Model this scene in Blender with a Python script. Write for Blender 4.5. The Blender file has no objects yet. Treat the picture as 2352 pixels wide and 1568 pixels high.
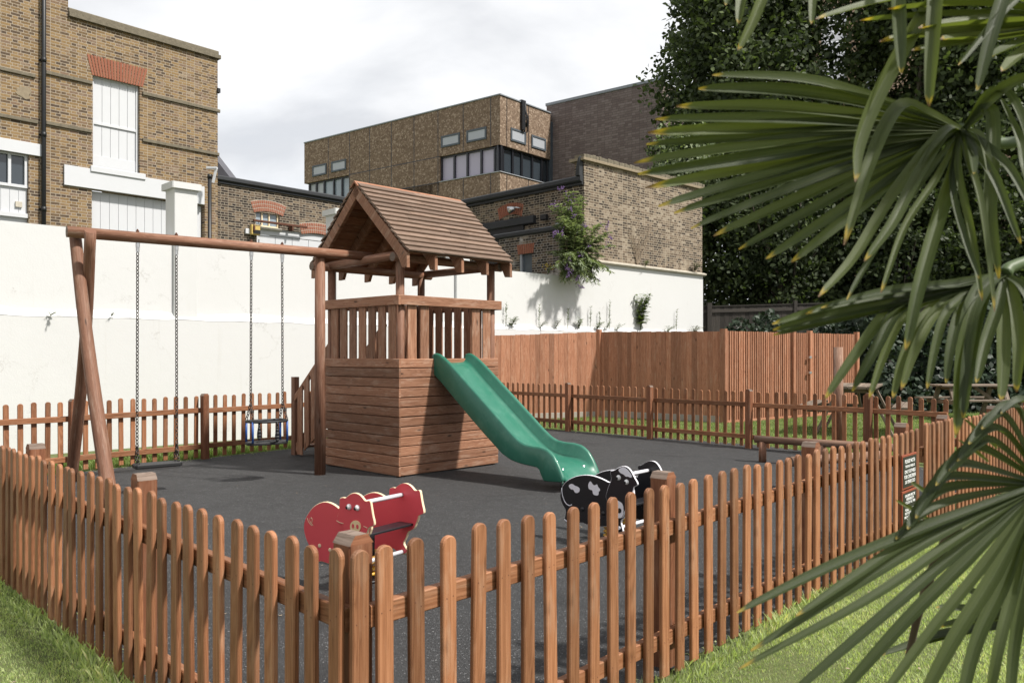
import bpy, math, random
import numpy as np
from mathutils import Vector, Matrix
random.seed(7); rng = np.random.default_rng(11)
V = Vector
scn = bpy.context.scene
COL = scn.collection
# ---- measured camera: focal length in photo pixels, centre column, horizon row, eye height
F, CX, HY, HC = 1870., 1176., 812., 1.4
def at(x, y, Y): return V(((x-CX)/F*Y, Y, HC-(y-HY)/F*Y))
def gnd(x, y, z=0.): return at(x, y, (HC-z)*F/(y-HY))
class Plane:
    "a vertical plane through P along D; n is its horizontal normal"
    def __init__(s, P, D):
        s.P = V((P[0], P[1])); s.D = V((D[0], D[1])).normalized()
        n = V((s.D.y, -s.D.x)); s.n = n if n.dot(-s.P) > 0 else -n
    def tz(s, x, y):
        r = (x-CX)/F
        t = (r*s.P.y - s.P.x)/(s.D.x - r*s.D.y)
        Y = s.P.y + t*s.D.y
        return t, HC-(y-HY)/F*Y
    def t(s, x): return s.tz(x, 0)[0]
    def z(s, x, y): return s.tz(x, y)[1]
    def pt(s, t, z, o=0.):
        q = s.P + s.D*t + s.n*o
        return V((q.x, q.y, z))
    @property
    def N(s): return V((s.n.x, s.n.y, 0))
    @property
    def T(s): return V((s.D.x, s.D.y, 0))

# ---------------------------------------------------------------- materials
MATS = {}
class NT:
    def __init__(s, name):
        s.m = bpy.data.materials.new(name); s.m.use_nodes = True
        s.t = s.m.node_tree; s.t.nodes.clear()
        s.out = s.n('ShaderNodeOutputMaterial'); MATS[name] = s.m
    def n(s, typ, **kw):
        nd = s.t.nodes.new(typ)
        for k, v in kw.items():
            if k.startswith('i_'):
                key = k[2:]; key = int(key) if key.isdigit() else key.replace('_', ' ')
                nd.inputs[key].default_value = v
            else: setattr(nd, k, v)
        return nd
    def l(s, a, b): s.t.links.new(a, b); return b
    def link(s, a, nd, key):
        s.t.links.new(a, nd.inputs[key]); return nd
    def math(s, op, a, b=None, clamp=False):
        nd = s.n('ShaderNodeMath', operation=op); nd.use_clamp = clamp
        for k, v in enumerate((a, b)):
            if v is None: continue
            if hasattr(v, 'links') or hasattr(v, 'is_linked'): s.t.links.new(v, nd.inputs[k])
            else: nd.inputs[k].default_value = v
        return nd.outputs[0]
    def mix(s, fac, a, b, mode='MIX'):
        nd = s.n('ShaderNodeMix', data_type='RGBA', blend_type=mode)
        for k, v in ((0, fac), (6, a), (7, b)):
            if hasattr(v, 'is_linked'): s.t.links.new(v, nd.inputs[k])
            elif k == 0: nd.inputs[0].default_value = v
            else: nd.inputs[k].default_value = (*v, 1) if len(v) == 3 else v
        return nd.outputs[2]
    def ramp(s, fac, stops, interp='LINEAR'):
        nd = s.n('ShaderNodeValToRGB'); cr = nd.color_ramp; cr.interpolation = interp
        while len(cr.elements) < len(stops): cr.elements.new(.5)
        for e, (p, c) in zip(cr.elements, stops):
            e.position = p; e.color = (*c, 1) if isinstance(c, tuple) else (c, c, c, 1)
        s.t.links.new(fac, nd.inputs[0]); return nd.outputs[0]
    def noise(s, vec, scale, detail=4, rough=.55, dist=0., out=0):
        nd = s.n('ShaderNodeTexNoise'); nd.inputs['Scale'].default_value = scale
        nd.inputs['Detail'].default_value = detail; nd.inputs['Roughness'].default_value = rough
        nd.inputs['Distortion'].default_value = dist
        if vec is not None: s.t.links.new(vec, nd.inputs['Vector'])
        return nd.outputs[out]
    def mapping(s, vec, scale=(1, 1, 1), loc=(0, 0, 0)):
        nd = s.n('ShaderNodeMapping'); nd.inputs['Scale'].default_value = scale; nd.inputs['Location'].default_value = loc
        s.t.links.new(vec, nd.inputs['Vector']); return nd.outputs[0]
    def uv(s): return s.n('ShaderNodeTexCoord').outputs['UV']
    def pos(s): return s.n('ShaderNodeNewGeometry').outputs['Position']
    def tone(s):
        a = s.n('ShaderNodeAttribute', attribute_name='tone').outputs['Fac']
        r = s.n('ShaderNodeObjectInfo').outputs['Random']
        return s.math('FRACT', s.math('ADD', a, r))
    def bump(s, h, strength=.3, dist=.01):
        nd = s.n('ShaderNodeBump'); nd.inputs['Strength'].default_value = strength; nd.inputs['Distance'].default_value = dist
        s.t.links.new(h, nd.inputs['Height']); return nd.outputs[0]
    def bsdf(s, col, rough=.6, normal=None, spec=.4, metal=0., coat=0.):
        nd = s.n('ShaderNodeBsdfPrincipled')
        for k, v in (('Base Color', col), ('Roughness', rough)):
            if hasattr(v, 'is_linked'): s.t.links.new(v, nd.inputs[k])
            else: nd.inputs[k].default_value = (*v, 1) if isinstance(v, tuple) else v
        nd.inputs['Specular IOR Level'].default_value = spec; nd.inputs['Metallic'].default_value = metal
        nd.inputs['Coat Weight'].default_value = coat
        if normal is not None: s.t.links.new(normal, nd.inputs['Normal'])
        s.t.links.new(nd.outputs[0], s.out.inputs[0]); return nd

def wood(name, dark, mid, light, rough=.65, knots=True, var=.35, weather=None, wamt=.4, gscale=1.):
    k = NT(name); uv = k.uv(); tone = k.tone()
    g1 = k.noise(k.mapping(uv, (2.2*gscale, 70*gscale, 1)), 1, 5, .6)
    g2 = k.noise(k.mapping(uv, (.9*gscale, 11*gscale, 1)), 1, 3, .5, 1.2)
    rings = k.math('ABSOLUTE', k.math('SINE', k.math('MULTIPLY', g2, 42.)))
    g = k.math('ADD', k.math('MULTIPLY', g1, .82), k.math('MULTIPLY', rings, .18))
    col = k.ramp(g, [(.22, dark), (.48, mid), (.74, light)])
    if knots:
        vo = k.n('ShaderNodeTexVoronoi', feature='F1'); vo.inputs['Scale'].default_value = 1
        k.l(k.mapping(uv, (3.1*gscale, 10*gscale, 1)), vo.inputs['Vector'])
        kn = k.ramp(vo.outputs['Distance'], [(.07, 1.), (.15, 0.)])
        sepn = k.n('ShaderNodeSeparateColor'); k.l(vo.outputs['Color'], sepn.inputs[0])
        sel = k.math('GREATER_THAN', sepn.outputs[0], .5)
        col = k.mix(k.math('MULTIPLY', k.math('MULTIPLY', kn, sel), .9), col, tuple(c*.42 for c in dark))
    if weather:
        w = k.ramp(k.noise(k.mapping(uv, (3, 14, 1)), 1, 5, .7), [(.52, 0.), (.72, 1.)])
        col = k.mix(k.math('MULTIPLY', w, wamt), col, weather)
    f = k.math('ADD', k.math('MULTIPLY', tone, var*2), 1-var)
    cmb = k.n('ShaderNodeCombineColor')
    for q in range(3): k.l(f, cmb.inputs[q])
    col = k.mix(1., col, cmb.outputs[0], 'MULTIPLY')
    b = k.bump(g, .35, .004)
    k.bsdf(col, rough, b, .3)
    return k.m

def plain(name, c, rough=.5, spec=.4, metal=0., vary=.12, scale=6., bumpy=0., coat=0.):
    k = NT(name); p = k.pos()
    n = k.noise(p, scale, 5, .6)
    col = k.mix(n, tuple(v*(1-vary) for v in c), tuple(min(1, v*(1+vary)) for v in c))
    nb = k.bump(k.noise(p, scale*12, 4), bumpy, .01) if bumpy else None
    k.bsdf(col, rough, nb, spec, metal, coat); return k.m

def brick(name, pal, mortar, bw=.185, bh=.0605, ms=.007, pale=None, bumpd=.008, soot=.5):
    k = NT(name); uv = k.uv()
    uvw = k.n('ShaderNodeVectorMath', operation='ADD'); k.l(uv, uvw.inputs[0])
    nz = k.n('ShaderNodeVectorMath', operation='SCALE'); nz.inputs[3].default_value = .008
    k.l(k.noise(uv, 14, 2, out=1), nz.inputs[0]); k.l(nz.outputs[0], uvw.inputs[1])
    def bt(off):
        b = k.n('ShaderNodeTexBrick', offset=.5, squash=.55, squash_frequency=2)
        b.inputs['Scale'].default_value = 1; b.inputs['Mortar Size'].default_value = ms
        b.inputs['Mortar Smooth'].default_value = .25; b.inputs['Brick Width'].default_value = bw; b.inputs['Row Height'].default_value = bh
        b.inputs['Color1'].default_value = (0, 0, 0, 1); b.inputs['Color2'].default_value = (1, 1, 1, 1); b.inputs['Bias'].default_value = 0
        b.inputs['Mortar'].default_value = (.5, .5, .5, 1)
        k.l(k.mapping(uvw.outputs[0], loc=(off, 0, 0)), b.inputs['Vector']); return b
    b = bt(0.)
    rnd = b.outputs['Color']
    big = k.noise(uv, .9, 4, .6)
    v = k.math('ADD', k.math('MULTIPLY', rnd, .72), k.math('MULTIPLY', k.math('SUBTRACT', big, .5), soot))
    v = k.math('ADD', v, .14)
    v = k.math('ADD', v, k.math('MULTIPLY', k.math('SUBTRACT', k.noise(uv, 38, 4, .7), .5), .5))
    col = k.ramp(v, pal)
    mcol = k.mix(k.noise(uv, 5, 4), tuple(c*.75 for c in mortar), mortar)
    if pale:
        pm = k.ramp(k.noise(uv, 1.7, 6, .68), [(.56, 0.), (.68, 1.)])
        col = k.mix(k.math('MULTIPLY', pm, .8), col, pale)
    col = k.mix(b.outputs['Fac'], col, mcol)
    h = k.math('ADD', k.math('MULTIPLY', k.math('SUBTRACT', 1., b.outputs['Fac']), 1.), k.math('MULTIPLY', k.noise(uv, 60, 4, .7), .6))
    k.bsdf(col, .9, k.bump(h, .7, bumpd), .15); return k.m

def leafmat(name, dark, light, trans=.35, rough=.45, spec=.4, yellow=None):
    k = NT(name); t = k.n('ShaderNodeAttribute', attribute_name='tone').outputs['Fac']
    col = k.ramp(t, [(0., dark), (.8, tuple((a+b)/2 for a, b in zip(dark, light))), (1., light)] if not yellow else [(0., dark), (.85, light), (1., yellow)])
    b = k.bsdf(col, rough, None, spec)
    tr = k.n('ShaderNodeBsdfTranslucent'); k.l(k.mix(1., col, (1.5, 1.7, .7), 'MULTIPLY'), tr.inputs[0])
    mx = k.n('ShaderNodeMixShader'); mx.inputs[0].default_value = trans
    k.l(b.outputs[0], mx.inputs[1]); k.l(tr.outputs[0], mx.inputs[2]); k.l(mx.outputs[0], k.out.inputs[0])
    return k.m

wood('fence_wood', (.108, .04, .018), (.22, .092, .042), (.33, .155, .08), .6, True, .34, (.38, .26, .18), .4)
wood('post_wood', (.09, .034, .017), (.165, .064, .031), (.235, .104, .055), .65, True, .2, (.34, .24, .17), .3)
wood('tower_wood', (.105, .045, .024), (.22, .103, .058), (.325, .172, .106), .65, True, .30, (.46, .34, .26), .5)
wood('log_wood', (.10, .046, .027), (.185, .086, .052), (.27, .145, .095), .65, True, .15, (.40, .30, .23), .5, .9)
wood('shingle_wood', (.075, .045, .030), (.145, .095, .068), (.225, .16, .122), .8, False, .22, (.28, .22, .18), .5)
wood('close_wood', (.15, .060, .032), (.295, .128, .071), (.40, .20, .122), .7, True, .26, (.45, .30, .21), .45)
wood('old_wood', (.018, .015, .013), (.04, .035, .03), (.07, .06, .052), .85, False, .35)
wood('bench_wood', (.08, .058, .042), (.16, .122, .092), (.25, .20, .155), .8, True, .25, (.32, .28, .235), .5)
wood('end_wood', (.075, .054, .042), (.14, .102, .08), (.215, .165, .135), .85, False, .2)
wood('beam_wood', (.10, .055, .036), (.19, .105, .07), (.28, .175, .12), .75, True, .15, (.36, .29, .24), .5)
wood('bark', (.03, .026, .02), (.065, .055, .042), (.10, .085, .065), .95, False, .2)
STOCK = [(.0, (.05, .039, .032)), (.2, (.088, .063, .045)), (.38, (.155, .104, .056)), (.54, (.225, .147, .07)), (.68, (.255, .175, .09)), (.8, (.155, .102, .075)), (1., (.34, .27, .18))]
STOCKD = [(.0, (.022, .019, .017)), (.32, (.036, .03, .025)), (.55, (.07, .054, .042)), (.78, (.14, .103, .07)), (1., (.27, .215, .15))]
STOCKP = [(.0, (.032, .027, .024)), (.26, (.062, .048, .038)), (.48, (.118, .088, .063)), (.7, (.195, .148, .106)), (1., (.33, .28, .22))]
brick('stock_brick', STOCK, (.39, .33, .255))
brick('sooty_brick', STOCKD, (.36, .31, .245))
brick('pale_brick', STOCKP, (.42, .36, .28), pale=(.36, .30, .225), soot=.9)
brick('limed_brick', STOCKD, (.34, .31, .28), pale=(.60, .57, .54), soot=.6)
brick('dark_brick', [(0., (.13, .10, .092)), (.5, (.175, .14, .128)), (1., (.23, .19, .175))], (.125, .104, .097), .40, .12, .010, soot=.3)
brick('arch_brick', [(0., (.17, .045, .025)), (.5, (.30, .085, .045)), (1., (.42, .155, .08))], (.55, .46, .38), .165, .062, .0055)
k = NT('gauged_brick'); uv = k.uv(); t = k.tone()
col = k.mix(k.noise(uv, 30, 4, .7), (.17, .065, .042), (.38, .17, .11)); col = k.mix(k.math('MULTIPLY', t, .7), col, (.24, .085, .055)); k.bsdf(col, .9, k.bump(k.noise(uv, 70), .5, .005), .1)
# painted render of the boundary wall
k = NT('cream_render'); p = k.pos()
n1 = k.noise(p, .8, 6, .65); n2 = k.noise(k.mapping(p, (3, 3, .5)), 1.2, 6, .7); n3 = k.noise(p, 45, 5, .7); n5 = k.noise(k.mapping(p, (7, 7, .35)), 1.3, 5, .65); n6 = k.noise(p, 2.6, 7, .75)
col = k.mix(n1, (.555, .557, .552), (.59, .592, .59))
col = k.mix(k.math('MULTIPLY', k.ramp(n2, [(.60, 0.), (.80, 1.)]), .30), col, (.52, .505, .475))
col = k.mix(k.math('MULTIPLY', k.ramp(n5, [(.62, 0.), (.78, 1.)]), .22), col, (.44, .42, .38))
col = k.mix(k.math('MULTIPLY', k.ramp(n6, [(.66, 0.), (.74, 1.)]), .25), col, (.50, .49, .46))
vc = k.n('ShaderNodeTexVoronoi', feature='DISTANCE_TO_EDGE'); vc.inputs['Scale'].default_value = .55
wv = k.n('ShaderNodeVectorMath', operation='ADD'); k.l(p, wv.inputs[0]); k.l(k.noise(p, 3, 6, .7, out=1), wv.inputs[1]); k.l(wv.outputs[0], vc.inputs['Vector'])
col = k.mix(k.math('MULTIPLY', k.math('MULTIPLY', k.ramp(vc.outputs['Distance'], [(.0, 1.), (.006, 0.)]), k.ramp(n1, [(.5, 0.), (.6, 1.)])), .5), col, (.25, .23, .2))
k.bsdf(col, .8, k.bump(k.math('ADD', n3, k.math('MULTIPLY', k.noise(p, 6, 5), 1.3)), .18, .012), .2)
plain('white_paint', (.53, .54, .56), .5, .3, vary=.03)
plain('stone', (.48, .44, .37), .9, .2, vary=.25, scale=9, bumpy=.3)
plain('old_mortar', (.25, .205, .145), .95, .1, vary=.3, scale=14, bumpy=.4)
plain('mossy_stone', (.16, .14, .105), .95, .1, vary=.5, scale=14, bumpy=.5)
plain('black_paint', (.012, .013, .015), .45, .4, vary=.2)
plain('black_coping', (.022, .024, .027), .6, .4, vary=.5, scale=3, bumpy=.2)
plain('slate', (.10, .10, .115), .7, .3, vary=.3, scale=5)
plain('steel', (.55, .55, .56), .35, .5, 1., vary=.2, scale=30)
plain('chain_steel', (.06, .052, .048), .45, .5, .5, vary=.5, scale=40)
plain('rust', (.10, .045, .03), .9, .2, vary=.4, scale=30)
plain('rubber', (.018, .018, .019), .55, .4, vary=.2)
plain('blue_paint', (.03, .09, .30), .45, .4, vary=.15)
plain('red_board', (.70, .085, .105), .42, .45, vary=.07, scale=3, bumpy=.04)
plain('cream_edge', (.74, .60, .40), .5, .4, vary=.06)
plain('black_board', (.010, .010, .013), .35, .5, vary=.2, scale=3, bumpy=.03)
plain('white_board', (.76, .75, .80), .45, .4, vary=.04)
plain('grey_plastic', (.55, .56, .60), .4, .4, vary=.05)
plain('yellow_paint', (.62, .34, .03), .4, .5, vary=.1)
plain('yellow_box', (.50, .36, .11), .5, .4, vary=.06)
plain('line_groove', (.62, .16, .11), .6, .3)
plain('sign_black', (.013, .013, .014), .4, .5)
plain('snout_cream', (.85, .66, .38), .5, .4, vary=.04)
plain('sign_orange', (.24, .055, .026), .5, .4)
plain('white_ink', (.85, .85, .85), .6, .2, vary=.01)
plain('black_ink', (.02, .02, .02), .6, .2)
plain('lead_grey', (.22, .24, .26), .5, .4, vary=.15)
plain('window_black', (.013, .014, .018), .3, .5, vary=.2)
plain('frame_grey', (.07, .085, .10), .5, .4)
plain('blind_lilac', (.40, .37, .46), .35, .5, vary=.03)
plain('blind_white', (.36, .38, .41), .35, .5, vary=.06, scale=2)
plain('concrete', (.33, .30, .26), .9, .2, vary=.2, bumpy=.3)
k = NT('glass'); k.bsdf((.035, .045, .055), .06, None, .8)
k = NT('pale_glass'); k.bsdf(k.mix(k.noise(k.pos(), 1.3, 3), (.12, .15, .18), (.36, .42, .48)), .07, None, .8)
k = NT('eye_white'); k.bsdf((.75, .75, .75), .25, None, .5)
# exposed aggregate panels
k = NT('aggregate'); p = k.pos()
vo = k.n('ShaderNodeTexVoronoi'); vo.inputs['Scale'].default_value = 13; k.l(p, vo.inputs['Vector'])
sp = k.n('ShaderNodeSeparateColor'); k.l(vo.outputs['Color'], sp.inputs[0])
col = k.ramp(sp.outputs[0], [(0., (.142, .099, .069)), (.4, (.192, .137, .097)), (.75, (.232, .168, .120)), (1., (.36, .28, .212))])
col = k.mix(k.math('MULTIPLY', k.ramp(k.noise(k.mapping(p, (1, 1, .25)), .6, 5, .6), [(.50, 0.), (.80, 1.)]), .14), col, (.15, .105, .075))
k.bsdf(col, .9, k.bump(k.noise(p, 9, 4), .6, .05), .15)
# wet-pour rubber
k = NT('rubber_surface'); p = k.pos()
vo = k.n('ShaderNodeTexVoronoi'); vo.inputs['Scale'].default_value = 210; k.l(p, vo.inputs['Vector'])
sp = k.n('ShaderNodeSeparateColor'); k.l(vo.outputs['Color'], sp.inputs[0])
n1 = k.noise(p, .55, 6, .62); n2 = k.noise(p, 5, 6, .7)
col = k.ramp(sp.outputs[0], [(0., (.010, .0101, .0105)), (.5, (.0215, .0217, .0225)), (.9, (.049, .0495, .051)), (.97, (.075, .076, .08)), (1., (.30, .30, .31))])
col = k.mix(k.math('MULTIPLY', n1, .5), col, (.062, .062, .063))
n4 = k.noise(p, .9, 3, .5, 1.5)
col = k.mix(k.math('MULTIPLY', k.ramp(n4, [(.58, 0.), (.70, 1.)]), .4), col, (.012, .012, .013))
col = k.mix(k.math('MULTIPLY', k.ramp(n2, [(.58, 0.), (.8, 1.)]), .16), col, (.075, .074, .072))
vf = k.n('ShaderNodeTexVoronoi'); vf.inputs['Scale'].default_value = 34; k.l(p, vf.inputs['Vector'])
sf = k.n('ShaderNodeSeparateColor'); k.l(vf.outputs['Color'], sf.inputs[0])
fl = k.math('MULTIPLY', k.ramp(vf.outputs['Distance'], [(.10, 1.), (.16, 0.)]), k.math('GREATER_THAN', sf.outputs[1], .86))
col = k.mix(k.math('MULTIPLY', fl, .8), col, (.34, .34, .34))
k.bsdf(col, k.ramp(n2, [(.3, .62), (.7, .85)]), k.bump(k.math('ADD', vo.outputs['Distance'], k.noise(p, 60, 3)), .8, .006), .35)
# soil and turf under the blades
k = NT('turf'); p = k.pos()
n1 = k.noise(p, 1.6, 6, .65); n2 = k.noise(p, 22, 5, .7); n3 = k.noise(p, 130, 3, .7)
col = k.mix(n1, (.115, .155, .055), (.22, .25, .11))
col = k.mix(k.ramp(n2, [(.4, 0.), (.75, .8)]), col, (.28, .28, .14))
col = k.mix(k.math('MULTIPLY', n3, .5), col, (.06, .085, .025))
k.bsdf(col, .9, k.bump(k.math('ADD', n2, n3), .8, .03), .1)
leafmat('grass_blade', (.13, .19, .06), (.52, .58, .32), .5, .5, .2, (.62, .58, .38))
leafmat('lime_leaf', (.014, .023, .011), (.17, .215, .092), .34, .55, .2)
leafmat('under_leaf', (.011, .019, .008), (.12, .155, .065), .28, .55, .2)
leafmat('ivy_leaf', (.009, .018, .010), (.055, .085, .048), .12, .5, .3)
leafmat('variegated_leaf', (.10, .14, .06), (.42, .46, .30), .3, .5, .4)
leafmat('weed_leaf', (.07, .10, .03), (.19, .24, .085), .3, .5, .3)
leafmat('buddleia_leaf', (.11, .14, .085), (.36, .40, .28), .3, .6, .3)
leafmat('lilac_flower', (.20, .11, .32), (.42, .29, .55), .3, .7, .2)
leafmat('yellow_flower', (.5, .36, .05), (.7, .55, .1), .3, .7, .2)
k = NT('dry_stem'); k.bsdf((.27, .21, .15), .9)
k = NT('palm_stem'); k.bsdf((.06, .09, .03), .5)
k = NT('palm_fibre'); k.bsdf(k.mix(k.noise(k.mapping(k.pos(), (40, 40, 8)), 1, 5), (.03, .02, .012), (.11, .08, .05)), .95)
# fan-palm leaf: UV u runs hub to tip, v across
k = NT('palm_leaf'); uv = k.uv(); sx = k.n('ShaderNodeSeparateXYZ'); k.l(uv, sx.inputs[0])
t = k.n('ShaderNodeAttribute', attribute_name='tone').outputs['Fac']
col = k.ramp(t, [(0., (.026, .040, .017)), (.5, (.056, .077, .027)), (1., (.108, .13, .045))])
st = k.noise(k.mapping(uv, (1.2, 26, 1)), 1, 5, .7)
col = k.mix(k.math('MULTIPLY', k.ramp(st, [(.4, 0.), (.7, 1.)]), .6), col, (.13, .15, .075))
tipn = k.math('ADD', k.math('ADD', sx.outputs[0], k.math('MULTIPLY', k.math('SUBTRACT', t, .55), .035)), k.math('MULTIPLY', k.math('SUBTRACT', k.noise(k.mapping(uv, (5, 3, 1)), 1, 3), .5), .06))
col = k.mix(k.ramp(tipn, [(.955, 0.), (.978, 1.)]), col, (.34, .25, .05))
col = k.mix(k.ramp(tipn, [(.985, 0.), (.998, 1.)]), col, (.13, .075, .04))
b = k.bsdf(col, .46, k.bump(st, .25, .003), .33)
tr = k.n('ShaderNodeBsdfTranslucent'); k.l(k.mix(1., col, (1.9, 2.0, .6), 'MULTIPLY'), tr.inputs[0])
mx = k.n('ShaderNodeMixShader'); mx.inputs[0].default_value = .40
k.l(b.outputs[0], mx.inputs[1]); k.l(tr.outputs[0], mx.inputs[2]); k.l(mx.outputs[0], k.out.inputs[0])
# green slide plastic
k = NT('slide_green'); p = k.pos()
col = k.mix(k.noise(p, 1.5, 4), (.014, .118, .074), (.030, .165, .112))
col = k.mix(k.math('MULTIPLY', k.ramp(k.noise(p, 7, 6, .7), [(.5, 0.), (.8, 1.)]), .4), col, (.12, .28, .21))
k.bsdf(col, k.ramp(k.noise(p, 9, 5, .7), [(.3, .30), (.7, .5)]), None, .5, 0., .1)

# ---------------------------------------------------------------- mesh builder
class MB:
    def __init__(s): s.v = []; s.f = []; s.uv = []; s.m = []; s.sm = []; s.t = []
    def face(s, idx, uvs, m=0, sm=False, t=0.): s.f.append(idx); s.uv += uvs; s.m.append(m); s.sm.append(sm); s.t.append(t)
    def prism(s, prof, p0, p1, up=(0, 0, 1), sc=1., m=0, mc=None, smooth=False, t=None, inset=0.):
        "sweep a 2-D profile (side, up) from p0 to p1"
        p0, p1 = V(p0), V(p1); ax = (p1-p0); L = ax.length; ax.normalize()
        up = V(up); side = ax.cross(up)
        if side.length < 1e-5: side = ax.cross(V((1, 0, 0)))
        side.normalize(); up = side.cross(ax).normalized()
        t = random.random() if t is None else t; mc = m if mc is None else mc
        b = len(s.v); n = len(prof); ou, ov = random.random()*50, random.random()*50
        rings = [(0, 1., p0), (L, sc, p1)]
        for (u, q, P) in rings:
            for (a, c) in prof: s.v.append(P+side*a*q+up*c*q)
        per = 0.; cum = [0.]
        for i in range(n):
            a, c = prof[i], prof[(i+1) % n]; per += math.hypot(a[0]-c[0], a[1]-c[1]); cum.append(per)
        for i in range(n):
            j = (i+1) % n
            s.face([b+i, b+n+i, b+n+j, b+j], [(ou, ov+cum[i]), (ou+L, ov+cum[i]), (ou+L, ov+cum[i+1]), (ou, ov+cum[i+1])], m, smooth, t)
        cu = [(ou+prof[i][0]*.2, ov+prof[i][1]) for i in range(n)]
        s.face([b+i for i in range(n)], cu, mc, False, t); s.face([b+n+i for i in range(n)][::-1], cu[::-1], mc, False, t)
    def box(s, p0, p1, w, h, up=(0, 0, 1), ch=.003, m=0, mc=None, t=None):
        w /= 2; h /= 2; c = min(ch, w*.45, h*.45)
        if c <= 0: prof = [(-w, -h), (w, -h), (w, h), (-w, h)]
        else: prof = [(-w+c, -h), (w-c, -h), (w, -h+c), (w, h-c), (w-c, h), (-w+c, h), (-w, h-c), (-w, -h+c)]
        s.prism(prof, p0, p1, up, 1., m, mc, False, t)
    def cyl(s, p0, p1, r0, r1=None, n=14, m=0, mc=None, t=None):
        r1 = r0 if r1 is None else r1
        s.prism([(r0*math.cos(2*math.pi*i/n), r0*math.sin(2*math.pi*i/n)) for i in range(n)], p0, p1, (0, 0, 1) if abs((V(p1)-V(p0)).normalized().z) < .95 else (0, 1, 0), r1/r0, m, mc, True, t)
    def slab(s, pts, O, X, Y, N, th, ch=0., m=0, me=None, t=None):
        "polygon pts (x,y) on O+X*x+Y*y, extruded from 0 to th along N, bevelled rim on the front"
        O, X, Y, N = V(O), V(X), V(Y), V(N); me = m if me is None else me; t = random.random() if t is None else t
        ar = sum(pts[i][0]*pts[(i+1) % len(pts)][1]-pts[(i+1) % len(pts)][0]*pts[i][1] for i in range(len(pts)))
        if ar < 0: pts = pts[::-1]
        if X.cross(Y).dot(N) < 0: pts = pts[::-1]
        n = len(pts); ou, ov = random.random()*50, random.random()*50
        ins = []
        sgn = 1. if X.cross(Y).dot(N) > 0 else -1.
        for i in range(n):
            a, b_, c = V(pts[i-1]), V(pts[i]), V(pts[(i+1) % n])
            e1 = (b_-a); e2 = (c-b_)
            if e1.length < 1e-9 or e2.length < 1e-9: ins.append(b_); continue
            n1 = V((-e1.y, e1.x)).normalized()*sgn; n2 = V((-e2.y, e2.x)).normalized()*sgn
            q = (n1+n2)
            q = q/max(q.length_squared, .6)*2 if q.length > 1e-6 else n1
            ins.append(b_+q*ch)
        b = len(s.v)
        rings = [(pts, 0.), (pts, th-ch), (ins, th)] if ch > 0 else [(pts, 0.), (pts, th)]
        if ch > 0: rings = [(ins, 0.), (pts, ch), (pts, th-ch), (ins, th)]
        for ps, o in rings:
            for p in ps: s.v.append(O+X*p[0]+Y*p[1]+N*o)
        R = len(rings)
        for r in range(R-1):
            for i in range(n):
                j = (i+1) % n; L = (V(pts[i])-V(pts[j])).length
                s.face([b+r*n+i, b+r*n+j, b+(r+1)*n+j, b+(r+1)*n+i],
                       [(ou+pts[i][1], ov+pts[i][0]), (ou+pts[j][1], ov+pts[j][0]), (ou+pts[j][1], ov+pts[j][0]+.02), (ou+pts[i][1], ov+pts[i][0]+.02)], me, False, t)
        s.face([b+(R-1)*n+i for i in range(n)], [(ou+p[1], ov+p[0]) for p in pts], m, False, t)
        s.face([b+i for i in range(n)][::-1], [(ou+p[1], ov+p[0]) for p in pts][::-1], m, False, t)
    def quad(s, a, b, c, d, uvs, m=0, t=0.):
        i = len(s.v); s.v += [V(a), V(b), V(c), V(d)]; s.face([i, i+1, i+2, i+3], uvs, m, False, t)
    def tube(s, pts, r, n=6, m=0, closed=False, t=None, r1=None, smooth=True):
        pts = [V(p) for p in pts]; N = len(pts); t = random.random() if t is None else t
        b = len(s.v); prev = None; ou = random.random()*50; u = 0; us = []
        for i, p in enumerate(pts):
            if closed: T = pts[(i+1) % N]-pts[i-1]
            else: T = pts[min(i+1, N-1)]-pts[max(i-1, 0)]
            T.normalize()
            A = prev if prev is not None else (V((0, 0, 1)) if abs(T.z) < .9 else V((1, 0, 0)))
            A = (A-T*A.dot(T)).normalized(); B = T.cross(A); prev = A
            rr = r if r1 is None else r+(r1-r)*i/(N-1)
            if i: u += (pts[i]-pts[i-1]).length
            us.append(u)
            for k in range(n):
                a = 2*math.pi*k/n; s.v.append(p+A*math.cos(a)*rr+B*math.sin(a)*rr)
        for i in range(N if closed else N-1):
            j = (i+1) % N; u0 = us[i]; u1 = us[j] if j else u+.05
            for k in range(n):
                l = (k+1) % n
                s.face([b+i*n+k, b+i*n+l, b+j*n+l, b+j*n+k], [(ou+u0, k*.03), (ou+u0, k*.03+.03), (ou+u1, k*.03+.03), (ou+u1, k*.03)], m, smooth, t)
        if not closed:
            s.face([b+k for k in range(n)][::-1], [(0, 0)]*n, m, False, t); s.face([b+(N-1)*n+k for k in range(n)], [(0, 0)]*n, m, False, t)
    def ball(s, c, r, sq=(1, 1, 1), n=12, m=0, rot=None):
        b = len(s.v); c = V(c); h = n//2
        for i in range(h+1):
            th = math.pi*i/h
            for k in range(n):
                ph = 2*math.pi*k/n
                q = V((math.sin(th)*math.cos(ph)*sq[0], math.sin(th)*math.sin(ph)*sq[1], math.cos(th)*sq[2]))*r
                s.v.append(c+(rot @ q if rot else q))
        for i in range(h):
            for k in range(n):
                l = (k+1) % n
                s.face([b+i*n+k, b+(i+1)*n+k, b+(i+1)*n+l, b+i*n+l], [(k/n, i/h)]*4, m, True, .5)
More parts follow.
